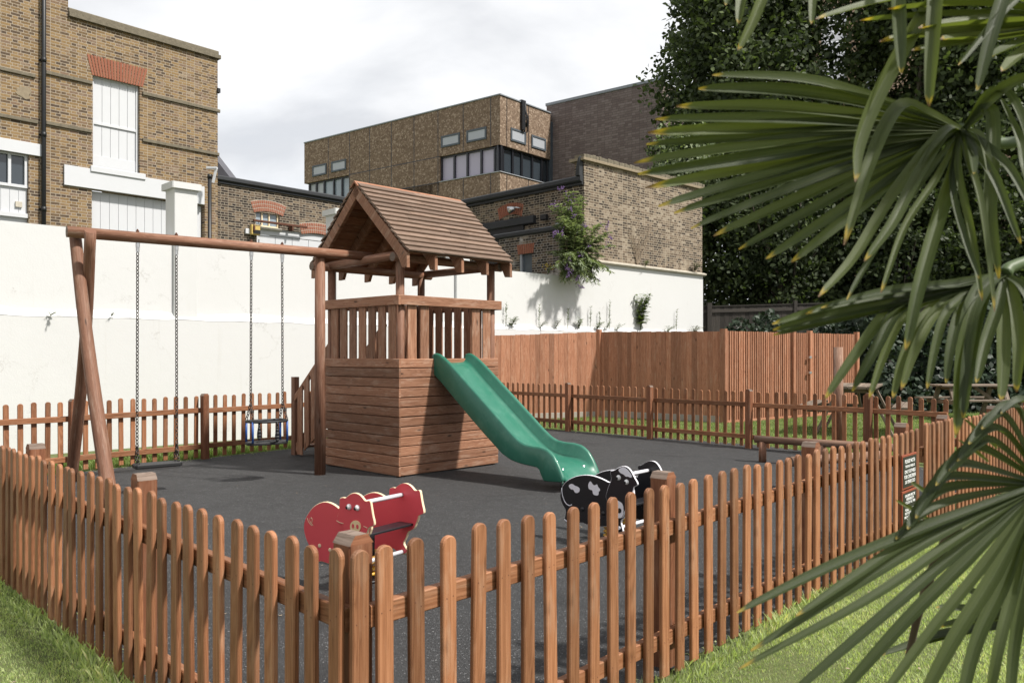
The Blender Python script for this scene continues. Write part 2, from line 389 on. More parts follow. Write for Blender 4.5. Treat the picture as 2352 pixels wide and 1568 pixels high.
    def mesh(s, name, mats):
        me = bpy.data.meshes.new(name)
        me.from_pydata([tuple(v) for v in s.v], [], s.f)
        for m in mats: me.materials.append(MATS[m])
        uvl = me.uv_layers.new(name='UVMap')
        uvl.data.foreach_set('uv', np.array(s.uv, dtype=np.float32).ravel())
        me.polygons.foreach_set('material_index', np.array(s.m, dtype=np.int32))
        me.polygons.foreach_set('use_smooth', np.array(s.sm, dtype=bool))
        a = me.attributes.new('tone', 'FLOAT', 'FACE'); a.data.foreach_set('value', np.array(s.t, dtype=np.float32))
        me.validate(); me.update(); return me
    def build(s, name, mats, parent=None, **tags):
        if isinstance(mats, str): mats = [mats]
        return link(name, s.mesh(name, mats), parent, **tags)

def link(name, data, parent=None, mat=None, **tags):
    "link an object; geometry is in world space, so a child gets its root's inverse"
    o = bpy.data.objects.new(name, data); COL.objects.link(o)
    W = mat or Matrix()
    if parent is not None:
        o.parent = parent; o.matrix_parent_inverse = Matrix(); o.matrix_basis = worldm(parent).inverted() @ W
    else: o.matrix_basis = W
    tag(o, **tags); return o
def worldm(o):
    m = o.matrix_basis.copy() if o.parent is None else worldm(o.parent) @ o.matrix_basis
    return m
def tag(o, label=None, cat=None, group=None, kind=None):
    if label: o['label'] = label
    if cat: o['category'] = cat
    if group: o['group'] = group
    if kind: o['kind'] = kind
def thing(name, loc, label, cat, group=None, kind=None):
    o = bpy.data.objects.new(name, None); COL.objects.link(o); o.empty_display_size = .1
    o.matrix_basis = Matrix.Translation(V(loc)); tag(o, label, cat, group, kind); return o
def npmesh(name, verts, faces, mats, tone=None, uv=None):
    "verts (N,3); faces (M,k) with constant k"
    me = bpy.data.meshes.new(name); M, k = faces.shape
    me.vertices.add(len(verts)); me.vertices.foreach_set('co', verts.astype(np.float32).ravel())
    me.loops.add(M*k); me.loops.foreach_set('vertex_index', faces.astype(np.int32).ravel())
    me.polygons.add(M); me.polygons.foreach_set('loop_start', np.arange(0, M*k, k, dtype=np.int32))
    me.polygons.foreach_set('loop_total', np.full(M, k, dtype=np.int32))
    for m in mats: me.materials.append(MATS[m])
    if tone is not None:
        a = me.attributes.new('tone', 'FLOAT', 'FACE'); a.data.foreach_set('value', tone.astype(np.float32))
    me.update(calc_edges=True); me.validate(); return me
def text(body, size, O, X, Y, mat, parent, name='lettering', align='CENTER', ext=.0008, line=1.0, weight=0.):
    c = bpy.data.curves.new(name, 'FONT'); c.body = body; c.size = size; c.align_x = align; c.align_y = 'CENTER'
    c.extrude = ext; c.space_line = line; c.offset = weight; c.materials.append(MATS[mat])
    X, Y = V(X).normalized(), V(Y).normalized(); N = X.cross(Y)
    W = Matrix(((X.x, Y.x, N.x, O[0]), (X.y, Y.y, N.y, O[1]), (X.z, Y.z, N.z, O[2]), (0, 0, 0, 1)))
    tmp = bpy.data.objects.new('tmp', c); COL.objects.link(tmp)
    dg = bpy.context.evaluated_depsgraph_get(); me = bpy.data.meshes.new_from_object(tmp.evaluated_get(dg))
    bpy.data.objects.remove(tmp); bpy.data.curves.remove(c)
    return link(name, me, parent, W)
def walled(mb, pl, t0, t1, z0, z1, holes=(), rev=.12, o=0., m=0, mrev=None):
    "front face of a wall with rectangular openings and their reveals"
    mrev = m if mrev is None else mrev
    ts = sorted({t0, t1, *[h for q in holes for h in q[:2]]}); zs = sorted({z0, z1, *[h for q in holes for h in q[2:4]]})
    ts = [t for t in ts if t0 <= t <= t1]; zs = [z for z in zs if z0 <= z <= z1]
    def q(a, b, c, d, uv, mm): mb.quad(a, b, c, d, uv, mm)
    for i in range(len(ts)-1):
        for j in range(len(zs)-1):
            tc, zc = (ts[i]+ts[i+1])/2, (zs[j]+zs[j+1])/2
            if any(h[0] < tc < h[1] and h[2] < zc < h[3] for h in holes): continue
            a, b, c, d = ts[i], ts[i+1], zs[j], zs[j+1]
            q(pl.pt(a, c, o), pl.pt(b, c, o), pl.pt(b, d, o), pl.pt(a, d, o), [(a, c), (b, c), (b, d), (a, d)], m)
    for a, b, c, d in [h[:4] for h in holes]:
        for (A, B, ua, ub) in (((a, c), (a, d), c, d), ((b, d), (b, c), d, c), ((a, d), (b, d), a, b), ((b, c), (a, c), b, a)):
            q(pl.pt(*A, o), pl.pt(*B, o), pl.pt(*B, o-rev), pl.pt(*A, o-rev), [(0, ua), (0, ub), (rev, ub), (rev, ua)], mrev)
def pbox(mb, pl, t0, t1, z0, z1, o0, o1, m=0, ch=.003, t=None, along='t'):
    "box on a wall plane: along t, up z, from offset o0 out to o1"
    if along == 't': mb.box(pl.pt(t0, (z0+z1)/2, (o0+o1)/2), pl.pt(t1, (z0+z1)/2, (o0+o1)/2), abs(o1-o0), z1-z0, (0, 0, 1), ch, m, None, t)
    else: mb.box(pl.pt((t0+t1)/2, z0, (o0+o1)/2), pl.pt((t0+t1)/2, z1, (o0+o1)/2), abs(o1-o0), abs(t1-t0), pl.T, ch, m, None, t)
CLOUD, SUN_E, EXPO = 10.6, 4.3, 0.58
# ================================================================ SETTING
SUN_AZ = V((.92, -.39)).normalized(); SUN_EL = math.radians(52)
def sheet(name, pts, z, mat):
    mb = MB(); mb.v = [V((p[0], p[1], z)) for p in pts]
    mb.face(list(range(len(pts))), [(p[0], p[1]) for p in pts]); return mb.build(name, mat, kind='structure')
sheet('lawn', [(-160, -40), (160, -40), (160, 220), (-160, 220)], 0., 'turf')
FC = V((-.46, 2.27))                       # front corner of the play area
DL, DR = V((-.70, .714)).normalized(), V((.674, .739)).normalized()
BL, BLD = V((-4.12, 10.85)), V((.62, .785)).normalized()
BR0, BRD = V((-.25, 16.1)), V((.685, -.728)).normalized()
rub = [FC+V((0, .05)), FC+DR*1.7+V((-.02, .03)), FC+DR*3.4+V((-.02, .03)), FC+DR*5.2+V((-.02, .03)), V((3.75, 7.1)), V((4.6, 8.2)), V((5.15, 9.4)), V((4.9, 10.7)), V((3.72, 12.45)),
       V((2.54, 13.42)), V((1.5, 14.35)), V((.5, 15.3)), V((-.35, 15.6)), BL+BLD*4.5, BL+BLD*1.2+V((.03, -.02)), BL+BLD*.02+V((.03, -.02)), BL-BLD*1.7+V((.03, 0)), BL-BLD*3.2, FC+DL*8.0+V((.05, .0)), FC+DL*4+V((.02, .02))]
sheet('play_surface', rub, .008, 'rubber_surface')

# ---------------------------------------------------------------- boundary wall
WALL = Plane((-9, 9), (1, .97))
wt = WALL.t
tS, tE = wt(1322), wt(1614.5)
ZL, ZR, ZLEDGE = 3.2, 3.6, 1.97
wall = thing('boundary_wall', WALL.pt(6, 0), 'long cream painted wall behind the swings and the play tower', 'wall')
mb = MB()
def wallblock(t0, t1, z0, z1, o0, o1):
    for sgn, o in ((1, o1), (-1, o0)):
        a, b = WALL.pt(t0, z0, o), WALL.pt(t1, z0, o)
        mb.quad(a, b, WALL.pt(t1, z1, o), WALL.pt(t0, z1, o), [(t0, z0), (t1, z0), (t1, z1), (t0, z1)])
    mb.quad(WALL.pt(t0, z1, o1), WALL.pt(t1, z1, o1), WALL.pt(t1, z1, o0), WALL.pt(t0, z1, o0), [(t0, 0), (t1, 0), (t1, .3), (t0, .3)])
    for t in (t0, t1): mb.quad(WALL.pt(t, z0, o0), WALL.pt(t, z0, o1), WALL.pt(t, z1, o1), WALL.pt(t, z1, o0), [(0, z0), (.3, z0), (.3, z1), (0, z1)])
wallblock(-9, tS, 1.6, ZL, -.3, 0.); wallblock(tS, tE, 1.6, ZR, -.3, .002)
wallblock(-9, tE, -.2, ZLEDGE-.05, -.28, .10)
# sloping weathered ledge, a little uneven
N = 120
for i in range(N):
    a, b = -9+(tE+9)*i/N, -9+(tE+9)*(i+1)/N
    za, zb = [ZLEDGE+.07+.018*math.sin(q*3.1)+.012*math.sin(q*11.7) for q in (a, b)]
    la, lb = [ZLEDGE-.05+.01*math.sin(q*7.3) for q in (a, b)]
    mb.quad(WALL.pt(a, la, .104), WALL.pt(b, lb, .104), WALL.pt(b, zb, .003), WALL.pt(a, za, .003), [(a, 0), (b, 0), (b, .1), (a, .1)])
mb.build('wall_body', 'cream_render', wall)
mb = MB()
prof = [(0, 0), (.05, .0), (.09, .03), (.09, .06), (.03, .085), (0, .09)]
mb.prism(prof, WALL.pt(tS, ZR-.02, .0), WALL.pt(tE+.05, ZR-.02, .0), (0, 0, 1))
cn = mb.build('cornice', 'stone', wall)
def pier(px, zt, w=.36, cap=True):
    t = wt(px); mb = MB()
    mb.box(WALL.pt(t, ZLEDGE-.02, -.12), WALL.pt(t, zt-.10, -.12), w, w, WALL.T, .008)
    p = mb.build('pier', 'cream_render', wall)
    if cap:
        mb = MB(); mb.box(WALL.pt(t, zt-.10, -.12), WALL.pt(t, zt, -.12), w+.10, w+.10, WALL.T, .015); mb.build('pier_cap', 'cream_render', p)
pier(424, 4.06); pier(788, 4.0); pier(1060, 4.0)

# ---------------------------------------------------------------- brick terrace on the left
MP = Plane((-7.33, 19.7), (.67, .74))
m = MP.tz
def mt(x): return MP.t(x)
house = thing('brick_building', MP.pt(-2, 0), 'tall yellow stock brick building with white boarded openings behind the wall', 'building')
tR, tP = mt(500), mt(156.5); tL = tP-9
zR = m(400, 108)[1]; zTop = 14.
sh = (mt(213), mt(321), m(267, 391)[1], m(267, 183)[1])                 # boarded sash opening
gd = (mt(211), mt(386)+.9, 1.9, m(300, 447)[1])                          # boarded loading door
wl = (mt(-60), mt(66), 1.9, m(40, 352)[1])                               # window and door at the far left
mb = MB()
walled(mb, MP, tP, tR, 0, zR, [sh, gd], .16)
walled(mb, MP, tL, tP, 0, zTop, [wl], .14)
B = 7.
def sidewall(pl, t, z0, z1, o0, o1):
    mb.quad(pl.pt(t, z0, o0), pl.pt(t, z0, o1), pl.pt(t, z1, o1), pl.pt(t, z1, o0), [(0, z0), (abs(o1-o0), z0), (abs(o1-o0), z1), (0, z1)])
sidewall(MP, tR, 0, zR, 0, -B); sidewall(MP, tP, zR-.3, zTop, 0, -B); sidewall(MP, tL, 0, zTop, 0, -B)
mb.quad(MP.pt(tP, zR-.02, 0), MP.pt(tR, zR-.02, 0), MP.pt(tR, zR-.02, -B), MP.pt(tP, zR-.02, -B), [(0, 0)]*4)
mb.build('wall', 'stock_brick', house)
mb = MB(); pbox(mb, MP, tP+.004, tR+.05, zR, zR+.09, -.28, .075); pbox(mb, MP, tP+.004, tR+.02, zR+.092, zR+.20, -.25, .02, ch=.02)
mb.build('parapet_coping', 'mossy_stone', house)
def course(x0, y0, x1, y1, th=.075):
    mb = MB(); z = (m(x0, y0)[1]+m(x1, y1)[1])/2
    pbox(mb, MP, mt(x0), mt(x1), z-th, z, -.02, .045, ch=.008); mb.build('string_course', 'mossy_stone', house)
course(-150, 134, 80, 158); course(105, 162, 211, 188); course(327, 213, 504, 251)
course(-150, 240, 86, 270); course(105, 280, 210, 297); course(327, 322, 502, 348)
def boards(mb, pl, t0, t1, z0, z1, o, bw, m=0, gap=.006):
    n = max(1, round((t1-t0)/bw)); w = (t1-t0)/n
    for i in range(n):
        mb.box(pl.pt(t0+w*(i+.5), z0, o-.012), pl.pt(t0+w*(i+.5), z1, o-.012), .024, w-gap, pl.T, .004, m)
# boarded sash
sb = MB(); zm = m(267, 290)[1]
boards(sb, MP, sh[0]+.05, sh[1]-.05, zm+.03, sh[3]-.05, -.10, .17); boards(sb, MP, sh[0]+.05, sh[1]-.05, sh[2]+.28, zm-.03, -.115, .17)
pbox(sb, MP, sh[0]+.05, sh[1]-.05, sh[2], sh[2]+.28, -.14, -.105)
w = sb.build('shutter', 'white_paint', house)
fb = MB(); pbox(fb, MP, sh[0], sh[0]+.05, sh[2], sh[3], -.14, -.075, along='z'); pbox(fb, MP, sh[1]-.05, sh[1], sh[2], sh[3], -.14, -.075, along='z')
pbox(fb, MP, sh[0]+.05, sh[1]-.05, sh[3]-.05, sh[3], -.14, -.077); pbox(fb, MP, sh[0]+.05, sh[1]-.05, zm-.025, zm+.03, -.14, -.085)
fb.build('frame', 'white_paint', w)
fb = MB(); pbox(fb, MP, sh[0]-.06, sh[1]+.10, sh[2]-.13, sh[2], -.1, .08, ch=.01); fb.build('sill', 'white_paint', w)
def flat_arch(pl, t0, t1, z0, z1, splay, n, parent, mat='gauged_brick', o=.012, rise=0.):
    "splayed gauged-brick arch, one brick per wedge"
    mb = MB(); g = .012
    tc = (t0+t1)/2
    for i in range(n):
        a, b = i/n, (i+1)/n
        lo = lambda q: t0+(t1-t0)*q
        hi = lambda q: t0-splay+(t1-t0+2*splay)*q
        rz = lambda q: rise*(1-(2*q-1)**2)
        ga = g/2/(t1-t0)
        a += ga; b -= ga
        mb.slab([(lo(a), z0+rz(a)), (lo(b), z0+rz(b)), (hi(b), z1+rz(b)), (hi(a), z1+rz(a))], pl.pt(0, 0, -.01), pl.T, V((0, 0, 1)), pl.N, o+.01, .004)
    mb.build('arch', mat, parent)
za = m(330, 135)[1]
flat_arch(MP, sh[0]-.02, sh[1]+.07, sh[3]-.03, sh[3]+.40, .11, 19, house)
# white fascia and loading door
zf0, zf1 = m(300, 447)[1], m(300, 403)[1]
fb = MB(); pbox(fb, MP, mt(146), mt(467.5), zf0, zf1, -.02, .05, ch=.006); fb.build('fascia_beam', 'white_paint', house)
db = MB(); boards(db, MP, gd[0]+.03, gd[1]-.03, gd[2], gd[3]-.02, -.125, .19); db.build('loading_door', 'white_paint', house)
# far-left window over a white boarded panel
zw = m(30, 421)[1]
fb = MB(); pbox(fb, MP, mt(-70), mt(95), m(40, 352)[1], m(40, 326)[1]+.02, -.02, .05, ch=.006); fb.build('fascia_beam', 'white_paint', house)
gb = MB(); pbox(gb, MP, wl[0], wl[1], zw, wl[3], -.12, -.11, ch=0); win = gb.build('window', 'glass', house)
fb = MB()
for x in (-20, 24, 62): pbox(fb, MP, mt(x)-.028, mt(x)+.028, zw, wl[3], -.108, -.05, along='z')
pbox(fb, MP, wl[0], wl[1], zw-.06, zw, -.108, -.045); pbox(fb, MP, wl[0], wl[1], wl[3]-.035, wl[3], -.108, -.048)
fb.build('frame', 'white_paint', win)
db = MB(); boards(db, MP, wl[0], wl[1], m(30, 487)[1], zw-.06, -.09, .16); pbox(db, MP, wl[0], wl[1], m(30, 497)[1], m(30, 487)[1], -.1, -.03); boards(db, MP, wl[0], wl[1], 1.9, m(30, 497)[1], -.10, .5)
db.build('boarded_panel', 'white_paint', house)
vb = MB(); pbox(vb, MP, mt(38), mt(53), m(45, 475)[1], m(45, 462)[1], -.09, -.05); vb.build('vent', 'stone', house)
# rainwater pipes
def pipe(pl, x, z0, z1, r, parent, mat='black_paint', o=.09):
    t = pl.t(x); pb = MB(); pb.cyl(pl.pt(t, z0, o), pl.pt(t, z1, o), r, n=12)
    z = z1
    while z > z0: pb.cyl(pl.pt(t, z-.05, o), pl.pt(t, z+.05, o), r*1.22, n=12); pbox(pb, pl, t-r*1.6, t+r*1.6, z-.02, z+.02, 0, .02); z -= 1.55
    pb.build('drainpipe', mat, parent)
pipe(MP, 97, 0, zTop-.3, .043, house)
pb = MB(); q = m(54, 213); pts = [(math.cos(a)*.17*random.uniform(.6, 1.15), math.sin(a)*.13*random.uniform(.6, 1.15)) for a in [2*math.pi*i/16 for i in range(16)]]
pb.slab(pts, MP.pt(q[0], q[1], -.004), MP.T, V((0, 0, 1)), MP.N, .012, .004); pb.build('mortar_patch', 'old_mortar', house)
pb = MB(); t = mt(498); pbox(pb, MP, t, t+.07, m(498, 213)[1], m(498, 203)[1], -.05, .05); pb.build('bracket', 'black_paint', house)

# ---------------------------------------------------------------- low sooty annex between the terrace and the yard
AP = Plane(MP.pt(0, 0, -.10).to_2d(), (.67, .74))
an = thing('brick_annex', AP.pt(1, 0), 'low sooty brick outbuilding with arched window and white garage doors', 'building')
ta0, ta1 = AP.t(470), AP.t(835)
zc = AP.z(630, 437)
aw = (AP.t(587), AP.t(642), AP.z(615, 522), AP.z(615, 490))
gdo = (AP.t(590), AP.t(783), 0., AP.z(690, 533))
mb = MB(); walled(mb, AP, ta0, ta1, 0, zc, [aw, gdo], .12)
for t in (ta0, ta1): sidewall(AP, t, 0, zc, 0, -5)
mb.build('wall', 'sooty_brick', an)
cb = MB(); pbox(cb, AP, ta0+.1, ta1, zc, zc+.13, -.35, .10, ch=.03); pbox(cb, AP, ta0+.1, ta1, zc-.06, zc-.002, -.01, .05, ch=.01)
cb.build('roof_edge', 'black_coping', an)
cb = MB(); cb.quad(AP.pt(ta0, zc+.1, -.35), AP.pt(ta1, zc+.1, -.35), AP.pt(ta1, zc+.1, -5), AP.pt(ta0, zc+.1, -5), [(0, 0)]*4); cb.build('roof', 'slate', an)
cb = MB(); pbox(cb, AP, AP.t(480), AP.t(491), 0, zc-.06, -.01, .04, along='z'); cb.build('quoin', 'stock_brick', an)
pipe(AP, 477, 0, zc+.05, .05, an)
def seg_arch(pl, t0, t1, z0, ht, rise, n, rows, parent):
    "segmental arch of several brick rings"
    c = (t0+t1)/2; w = (t1-t0)/2; R = (w*w+rise*rise)/(2*rise); zc_ = z0+rise-R; A = math.asin(w/R)
    ab = MB()
    for r in range(rows):
        ra, rb = R+ht*r/rows, R+ht*(r+1)/rows-.012
        for i in range(n):
            a0, a1 = -A+2*A*(i+.07)/n, -A+2*A*(i+.93)/n
            ab.slab([(c+ra*math.sin(a0), zc_+ra*math.cos(a0)), (c+ra*math.sin(a1), zc_+ra*math.cos(a1)), (c+rb*math.sin(a1), zc_+rb*math.cos(a1)), (c+rb*math.sin(a0), zc_+rb*math.cos(a0))],
                    pl.pt(0, 0, -.01), pl.T, V((0, 0, 1)), pl.N, .024, .003)
    # mortar bed behind the bricks
    pts = [(c+(R-.0)*math.sin(-A+2*A*i/12), zc_+R*math.cos(-A+2*A*i/12)) for i in range(13)]+[(c+(R+ht)*math.sin(A-2*A*i/12), zc_+(R+ht)*math.cos(A-2*A*i/12)) for i in range(13)]
    ab.slab(pts, pl.pt(0, 0, .001), pl.T, V((0, 0, 1)), pl.N, .007, 0, 1)
    ab.build('arch', ['gauged_brick', 'stone'], parent)
seg_arch(AP, aw[0]-.05, aw[1]+.10, aw[3]-.03, .29, .075, 17, 3, an)
seg_arch(AP, AP.t(692), AP.t(770), AP.z(730, 541)-.02, .29, .07, 17, 3, an)
gb = MB(); pbox(gb, AP, aw[0], aw[1], aw[2], aw[3], -.10, -.09, ch=0); w = gb.build('window', 'pale_glass', an)
fb = MB()
for q in (0., .3, .62, 1.): tq = aw[0]+.02+(aw[1]-aw[0]-.04)*q; pbox(fb, AP, tq-.016, tq+.016, aw[2], aw[3], -.088, -.05, along='z')
pbox(fb, AP, aw[0], aw[1], aw[2], aw[2]+.04, -.088, -.048)
fb.build('frame', 'cream_edge', w)
fb = MB(); pbox(fb, AP, aw[0]-.03, aw[1]+.05, aw[2]-.06, aw[2], -.06, .04); fb.build('sill', 'stone', w)
db = MB(); pbox(db, AP, gdo[0], gdo[1], AP.z(690, 548), gdo[3], -.10, -.05, ch=.006); db.build('fascia_beam', 'white_paint', an)
db = MB(); boards(db, AP, gdo[0]+.06, gdo[1], 0, AP.z(690, 549), -.06, .55, gap=.01); pbox(db, AP, gdo[0], gdo[0]+.055, 0, AP.z(690, 551), -.1, -.02, along='z')
gdoor = db.build('garage_door', 'white_paint', an)
hb = MB(); tz = AP.tz(592, 552); hb.slab([(0, -.035), (.95, -.012), (.95, .008), (0, .03)], AP.pt(tz[0]+.04, tz[1]-.10, -.075), AP.T, V((0, 0, 1)), AP.N, .012)
pbox(hb, AP, tz[0]+.02, tz[0]+.08, tz[1]-.22, tz[1]+.04, -.078, -.06); hb.build('strap_hinge', 'black_paint', gdoor)
# alarm box, iron rail
ab = thing('alarm_box', AP.pt(*AP.tz(577, 530), .1), 'yellow burglar alarm box mounted beside the arched window', 'alarm box')
t0, t1, z0, z1 = AP.t(571), AP.t(588), AP.z(580, 541), AP.z(580, 518)
bb = MB(); pbox(bb, AP, t0-.11, t1, z0+.02, z1-.10, 0.005, .06, ch=.01); bb.build('backplate', 'white_paint', ab)
bb = MB(); pbox(bb, AP, t0, t1+.03, z0, z1, .062, .15, ch=.025); bb.build('cover', 'yellow_box', ab)
bb = MB(); pbox(bb, AP, t0+.04, t1+.03, z0+.03, z0+.13, .15, .158, ch=.006); bb.build('strobe', 'black_ink', ab)
text('Yale', .15, AP.pt((t0+t1)/2+.04, z0+.28, .1525), AP.T, (0, 0, 1), 'black_ink', ab)
ib = MB(); pbox(ib, AP, AP.t(574), AP.t(697), AP.z(630, 515)-.028, AP.z(630, 515)+.028, .14, .19, ch=.008)
for x in (576, 664): pbox(ib, AP, AP.t(x)-.02, AP.t(x)+.02, AP.z(x, 519)-.14, AP.z(x, 519), .01, .185, ch=.005)
ib.build('iron_rail', 'rust', label='rusty iron door track fixed across the arched window', cat='rail')
# slate roof of a house behind
rp = AP.pt(AP.t(505), 0, -3.0); Yh = rp.y+1
hs = thing('slate_roofed_house', (at(510, 400, Yh).x, Yh, 0), 'house with grey slate roof peeping past the brick building', 'house')
rb = MB(); A_, B_, C_ = at(470, 330, Yh), at(541, 421, Yh), at(470, 421, Yh)
rb.slab([(0, 0), ((B_-C_).x, 0), (0, (A_-C_).z)], C_, V((1, 0, 0)), V((0, 0, 1)), V((0, -1, 0)), .15, 0); rb.quad(B_, B_+V((0, .8, 0)), A_+V((0, .8, 0)), A_, [(0, 0)]*4); rb.build('roof', 'slate', hs)
rb = MB(); rb.box(V((C_.x-1.5, Yh+.5, 0)), V((C_.x-1.5, Yh+.5, C_.z)), 3, .3, (1, 0, 0)); rb.build('wall', 'stock_brick', hs)
bk = MB(); q = at(487, 386, 19.3); bk.box(q+V((-.12, 0, 0)), q+V((.12, 0, 0)), .1, .05); bk.box(q+V((.02, 0, -.35)), q+V((.10, 0, -.02)), .05, .05); bk.build('wall_bracket', 'white_paint', house)

# ---------------------------------------------------------------- yard building on the right
C0 = WALL.pt(wt(1343), 0, -.02).to_2d()
RL = Plane(C0, (-.70, .72)); RL_T = RL.t
yd = thing('yard_building', RL.pt(1, 0), 'brick yard building with black coping, red arch and high gable wall', 'building')
zcop = 5.5; zg = 6.0
tl1 = RL_T(1035)+.8
mb = MB(); walled(mb, RL, 0., tl1, 0, zcop, [], .1); mb.build('yard_wall', 'sooty_brick', yd)
RW = Plane(C0, WALL.D)
te = RW.t(1613); mb = MB()
walled(mb, RW, 0., te, ZR-.3, zg, [], .1)
sidewall(RW, te, 0, zg, 0, -5); sidewall(RW, 0., zcop-.6, zg, 0, -.30)
mb.quad(RW.pt(0, zg, 0), RW.pt(te, zg, 0), RW.pt(te, zg, -.3), RW.pt(0, zg, -.3), [(0, 0)]*4)
mb.build('gable_wall', 'pale_brick', yd)
cb = MB(); pbox(cb, RW, -.10, te+.06, zg, zg+.07, -.40, .075, ch=.01); cb.build('tile_coping', 'old_mortar', yd)
cb = MB(); tt = 0.
while tt < te: w_ = .10+random.random()*.02; pbox(cb, RW, tt, tt+w_-.008, zg+.07, zg+.17+random.random()*.03, -.30, .0+random.random()*.015, ch=.012); tt += w_
cb.build('brick_coping', 'mossy_stone', yd)
cb = MB(); pbox(cb, RL, .02, tl1, zcop, zcop+.15, -.3, .12, ch=.04); pbox(cb, RL, .02, tl1, zcop-.07, zcop-.003, -.01, .05, ch=.01)
cb.slab([(0, 0), (.13, 0), (.13, .10), (.06, .40), (0, .46)], RL.pt(.03, zcop+.14, -.1), RL.T, V((0, 0, 1)), RL.N, .24, .01)
cb.build('coping', 'black_coping', yd)
cb = MB(); a, b = RL.pt(0, zcop+.1, -.3), RL.pt(tl1, zcop+.1, -.3); n_ = RL.N*-5
cb.quad(a, b, b+n_, a+n_, [(0, 0)]*4); cb.build('roof', 'slate', yd)
def rl(x, y): return RL.tz(x, y)
a, b = rl(1199, 497), rl(1147, 500)
flat_arch(RL, a[0], b[0], a[1], a[1]+.30, .07, 13, yd, rise=.10)
ww = MB(); q = rl(1170, 512); pbox(ww, RL, a[0]-.5, RL_T(1108), q[1]-.12, q[1]+.08, 0, .10, ch=.02); ww.build('door_beam', 'black_coping', yd)
ww = MB(); pbox(ww, RL, a[0]-.1, RL_T(1108), 2.5, q[1]-.12, .01, .05); ww.build('yard_door', 'black_paint', yd)
# lime-washed lean-to in front of it
LT = Plane(RL.pt(0, 0, .55).to_2d()-RL.D*.05, RL.D)
lean = thing('lean_to', LT.pt(.5, 0), 'small lime washed brick lean-to with narrow window below the yard building', 'outbuilding')
tA, tB = .06, LT.t(1146); zl0, zl1 = LT.z(1200, 546), 0
zl0 = LT.z(1240, 536)
hw = (LT.t(1222), LT.t(1193), LT.z(1205, 640), LT.z(1205, 583))
mb = MB(); walled(mb, LT, tA, tB, 0, zl0, [hw], .10); sidewall(LT, tB, 0, zl0, 0, -.55); mb.build('wall', 'limed_brick', lean)
cb = MB(); pbox(cb, LT, tA-.02, tB+.15, zl0, zl0+.13, -.55, .07, ch=.03); cb.build('roof', 'black_coping', lean)
cb = MB(); pbox(cb, LT, tA-.015, tA+.36, zl0+.135, zl0+.17, -.4, .06); cb.build('flashing', 'lead_grey', lean)
gb = MB(); pbox(gb, LT, hw[0], hw[1], hw[2], hw[3], -.10, -.09, ch=0); w = gb.build('window', 'frame_grey', lean)
fb = MB(); pbox(fb, LT, hw[1]-.05, hw[1], hw[2], hw[3], -.09, -.02, along='z'); fb.build('frame', 'blind_white', w)
flat_arch(LT, hw[0]-.05, hw[1]+.05, hw[3], hw[3]+.24, .04, 9, lean)
# floodlight on the yard wall
q = rl(1192, 480); fl = thing('floodlight', RL.pt(*q, .1), 'small grey floodlight on a bracket beside the red brick arch', 'floodlight')
fb = MB(); fb.cyl(RL.pt(q[0]-.12, q[1], .03), RL.pt(q[0], q[1]+.02, .16), .02, n=8); fb.build('bracket', 'steel', fl)
fb = MB(); fb.cyl(RL.pt(q[0], q[1], .14), RL.pt(q[0]+.16, q[1]-.04, .22), .055, .10, 12); fb.build('lamp_head', 'steel', fl)
q = rl(1256, 500); fl = thing('floodlight', RL.pt(*q, .1), 'little black floodlight on a mortar patch above the lean-to', 'floodlight')
fb = MB(); pbox(fb, RL, q[0]-.10, q[0]+.10, q[1]-.07, q[1]+.07, .06, .14, ch=.02); fb.build('lamp_head', 'black_paint', fl)
fb = MB(); fb.cyl(RL.pt(q[0], q[1]-.02, 0), RL.pt(q[0], q[1], .06), .02, n=8); fb.build('bracket', 'black_paint', fl)

# ---------------------------------------------------------------- concrete panel office block
Y0 = 40.; K0 = V((at(1148.5, 0, Y0).x, Y0))
OL, OR = Plane(K0, (-.79, .61)), Plane(K0, (.645, .764))
of = thing('office_block', OL.pt(3, 0), 'brown exposed aggregate office block with corner ribbon windows', 'office building')
zt = OL.z(1148.5, 218.5); zb1, zb0 = OL.z(1148.5, 332), OL.z(1148.5, 394.5)
tw = OL.t(1009.5); tEnd = OL.t(699); tRend = OR.t(1264)
tw2 = OL.t(801.5); zlow = OL.z(752, 424)
mb = MB()
walled(mb, OL, 0, tEnd, zb1, zt, [], .3); walled(mb, OL, tw, tw2, zb0-1.2, zb1, [], .3); walled(mb, OL, 0, tw2, 0, zb0, [(tw2-.001, tw2, 0, 1)], .3)
walled(mb, OR, 0, tRend, zb1, zt, [], .3); walled(mb, OR, 0, tRend, 0, zb0, [], .3)
for o_, a, b, c, d in ((OL, 0, tEnd, zb1, 0), (OR, 0, tRend, zb1, 0)):
    mb.quad(o_.pt(a, c, 0), o_.pt(b, c, 0), o_.pt(b, c, -.6), o_.pt(a, c, -.6), [(0, 0)]*4)
    mb.quad(o_.pt(a, zb0, 0), o_.pt(b, zb0, 0), o_.pt(b, zb0, -.6), o_.pt(a, zb0, -.6), [(0, 0)]*4)
bk_ = OL.N*-12
for t in (tEnd,): mb.quad(OL.pt(t, zb1, 0), OL.pt(t, zt, 0), OL.pt(t, zt, 0)+bk_, OL.pt(t, zb1, 0)+bk_, [(0, 0)]*4)
mb.quad(OL.pt(tw, zb0, 0), OL.pt(tw, zb1, 0), OL.pt(tw, zb1, -.6), OL.pt(tw, zb0, -.6), [(0, 0)]*4)
mb.quad(OL.pt(tw2, 0, 0), OL.pt(tw2, zb1, 0), OL.pt(tw2, zb1, -.6), OL.pt(tw2, 0, -.6), [(0, 0)]*4)
c1, c2 = OL.pt(0, zt-.05, -.01), OL.pt(tEnd, zt-.05, 0)
mb.quad(c1, c2, c2+bk_, c1+bk_, [(0, 0)]*4)
mb.build('wall', 'aggregate', of)
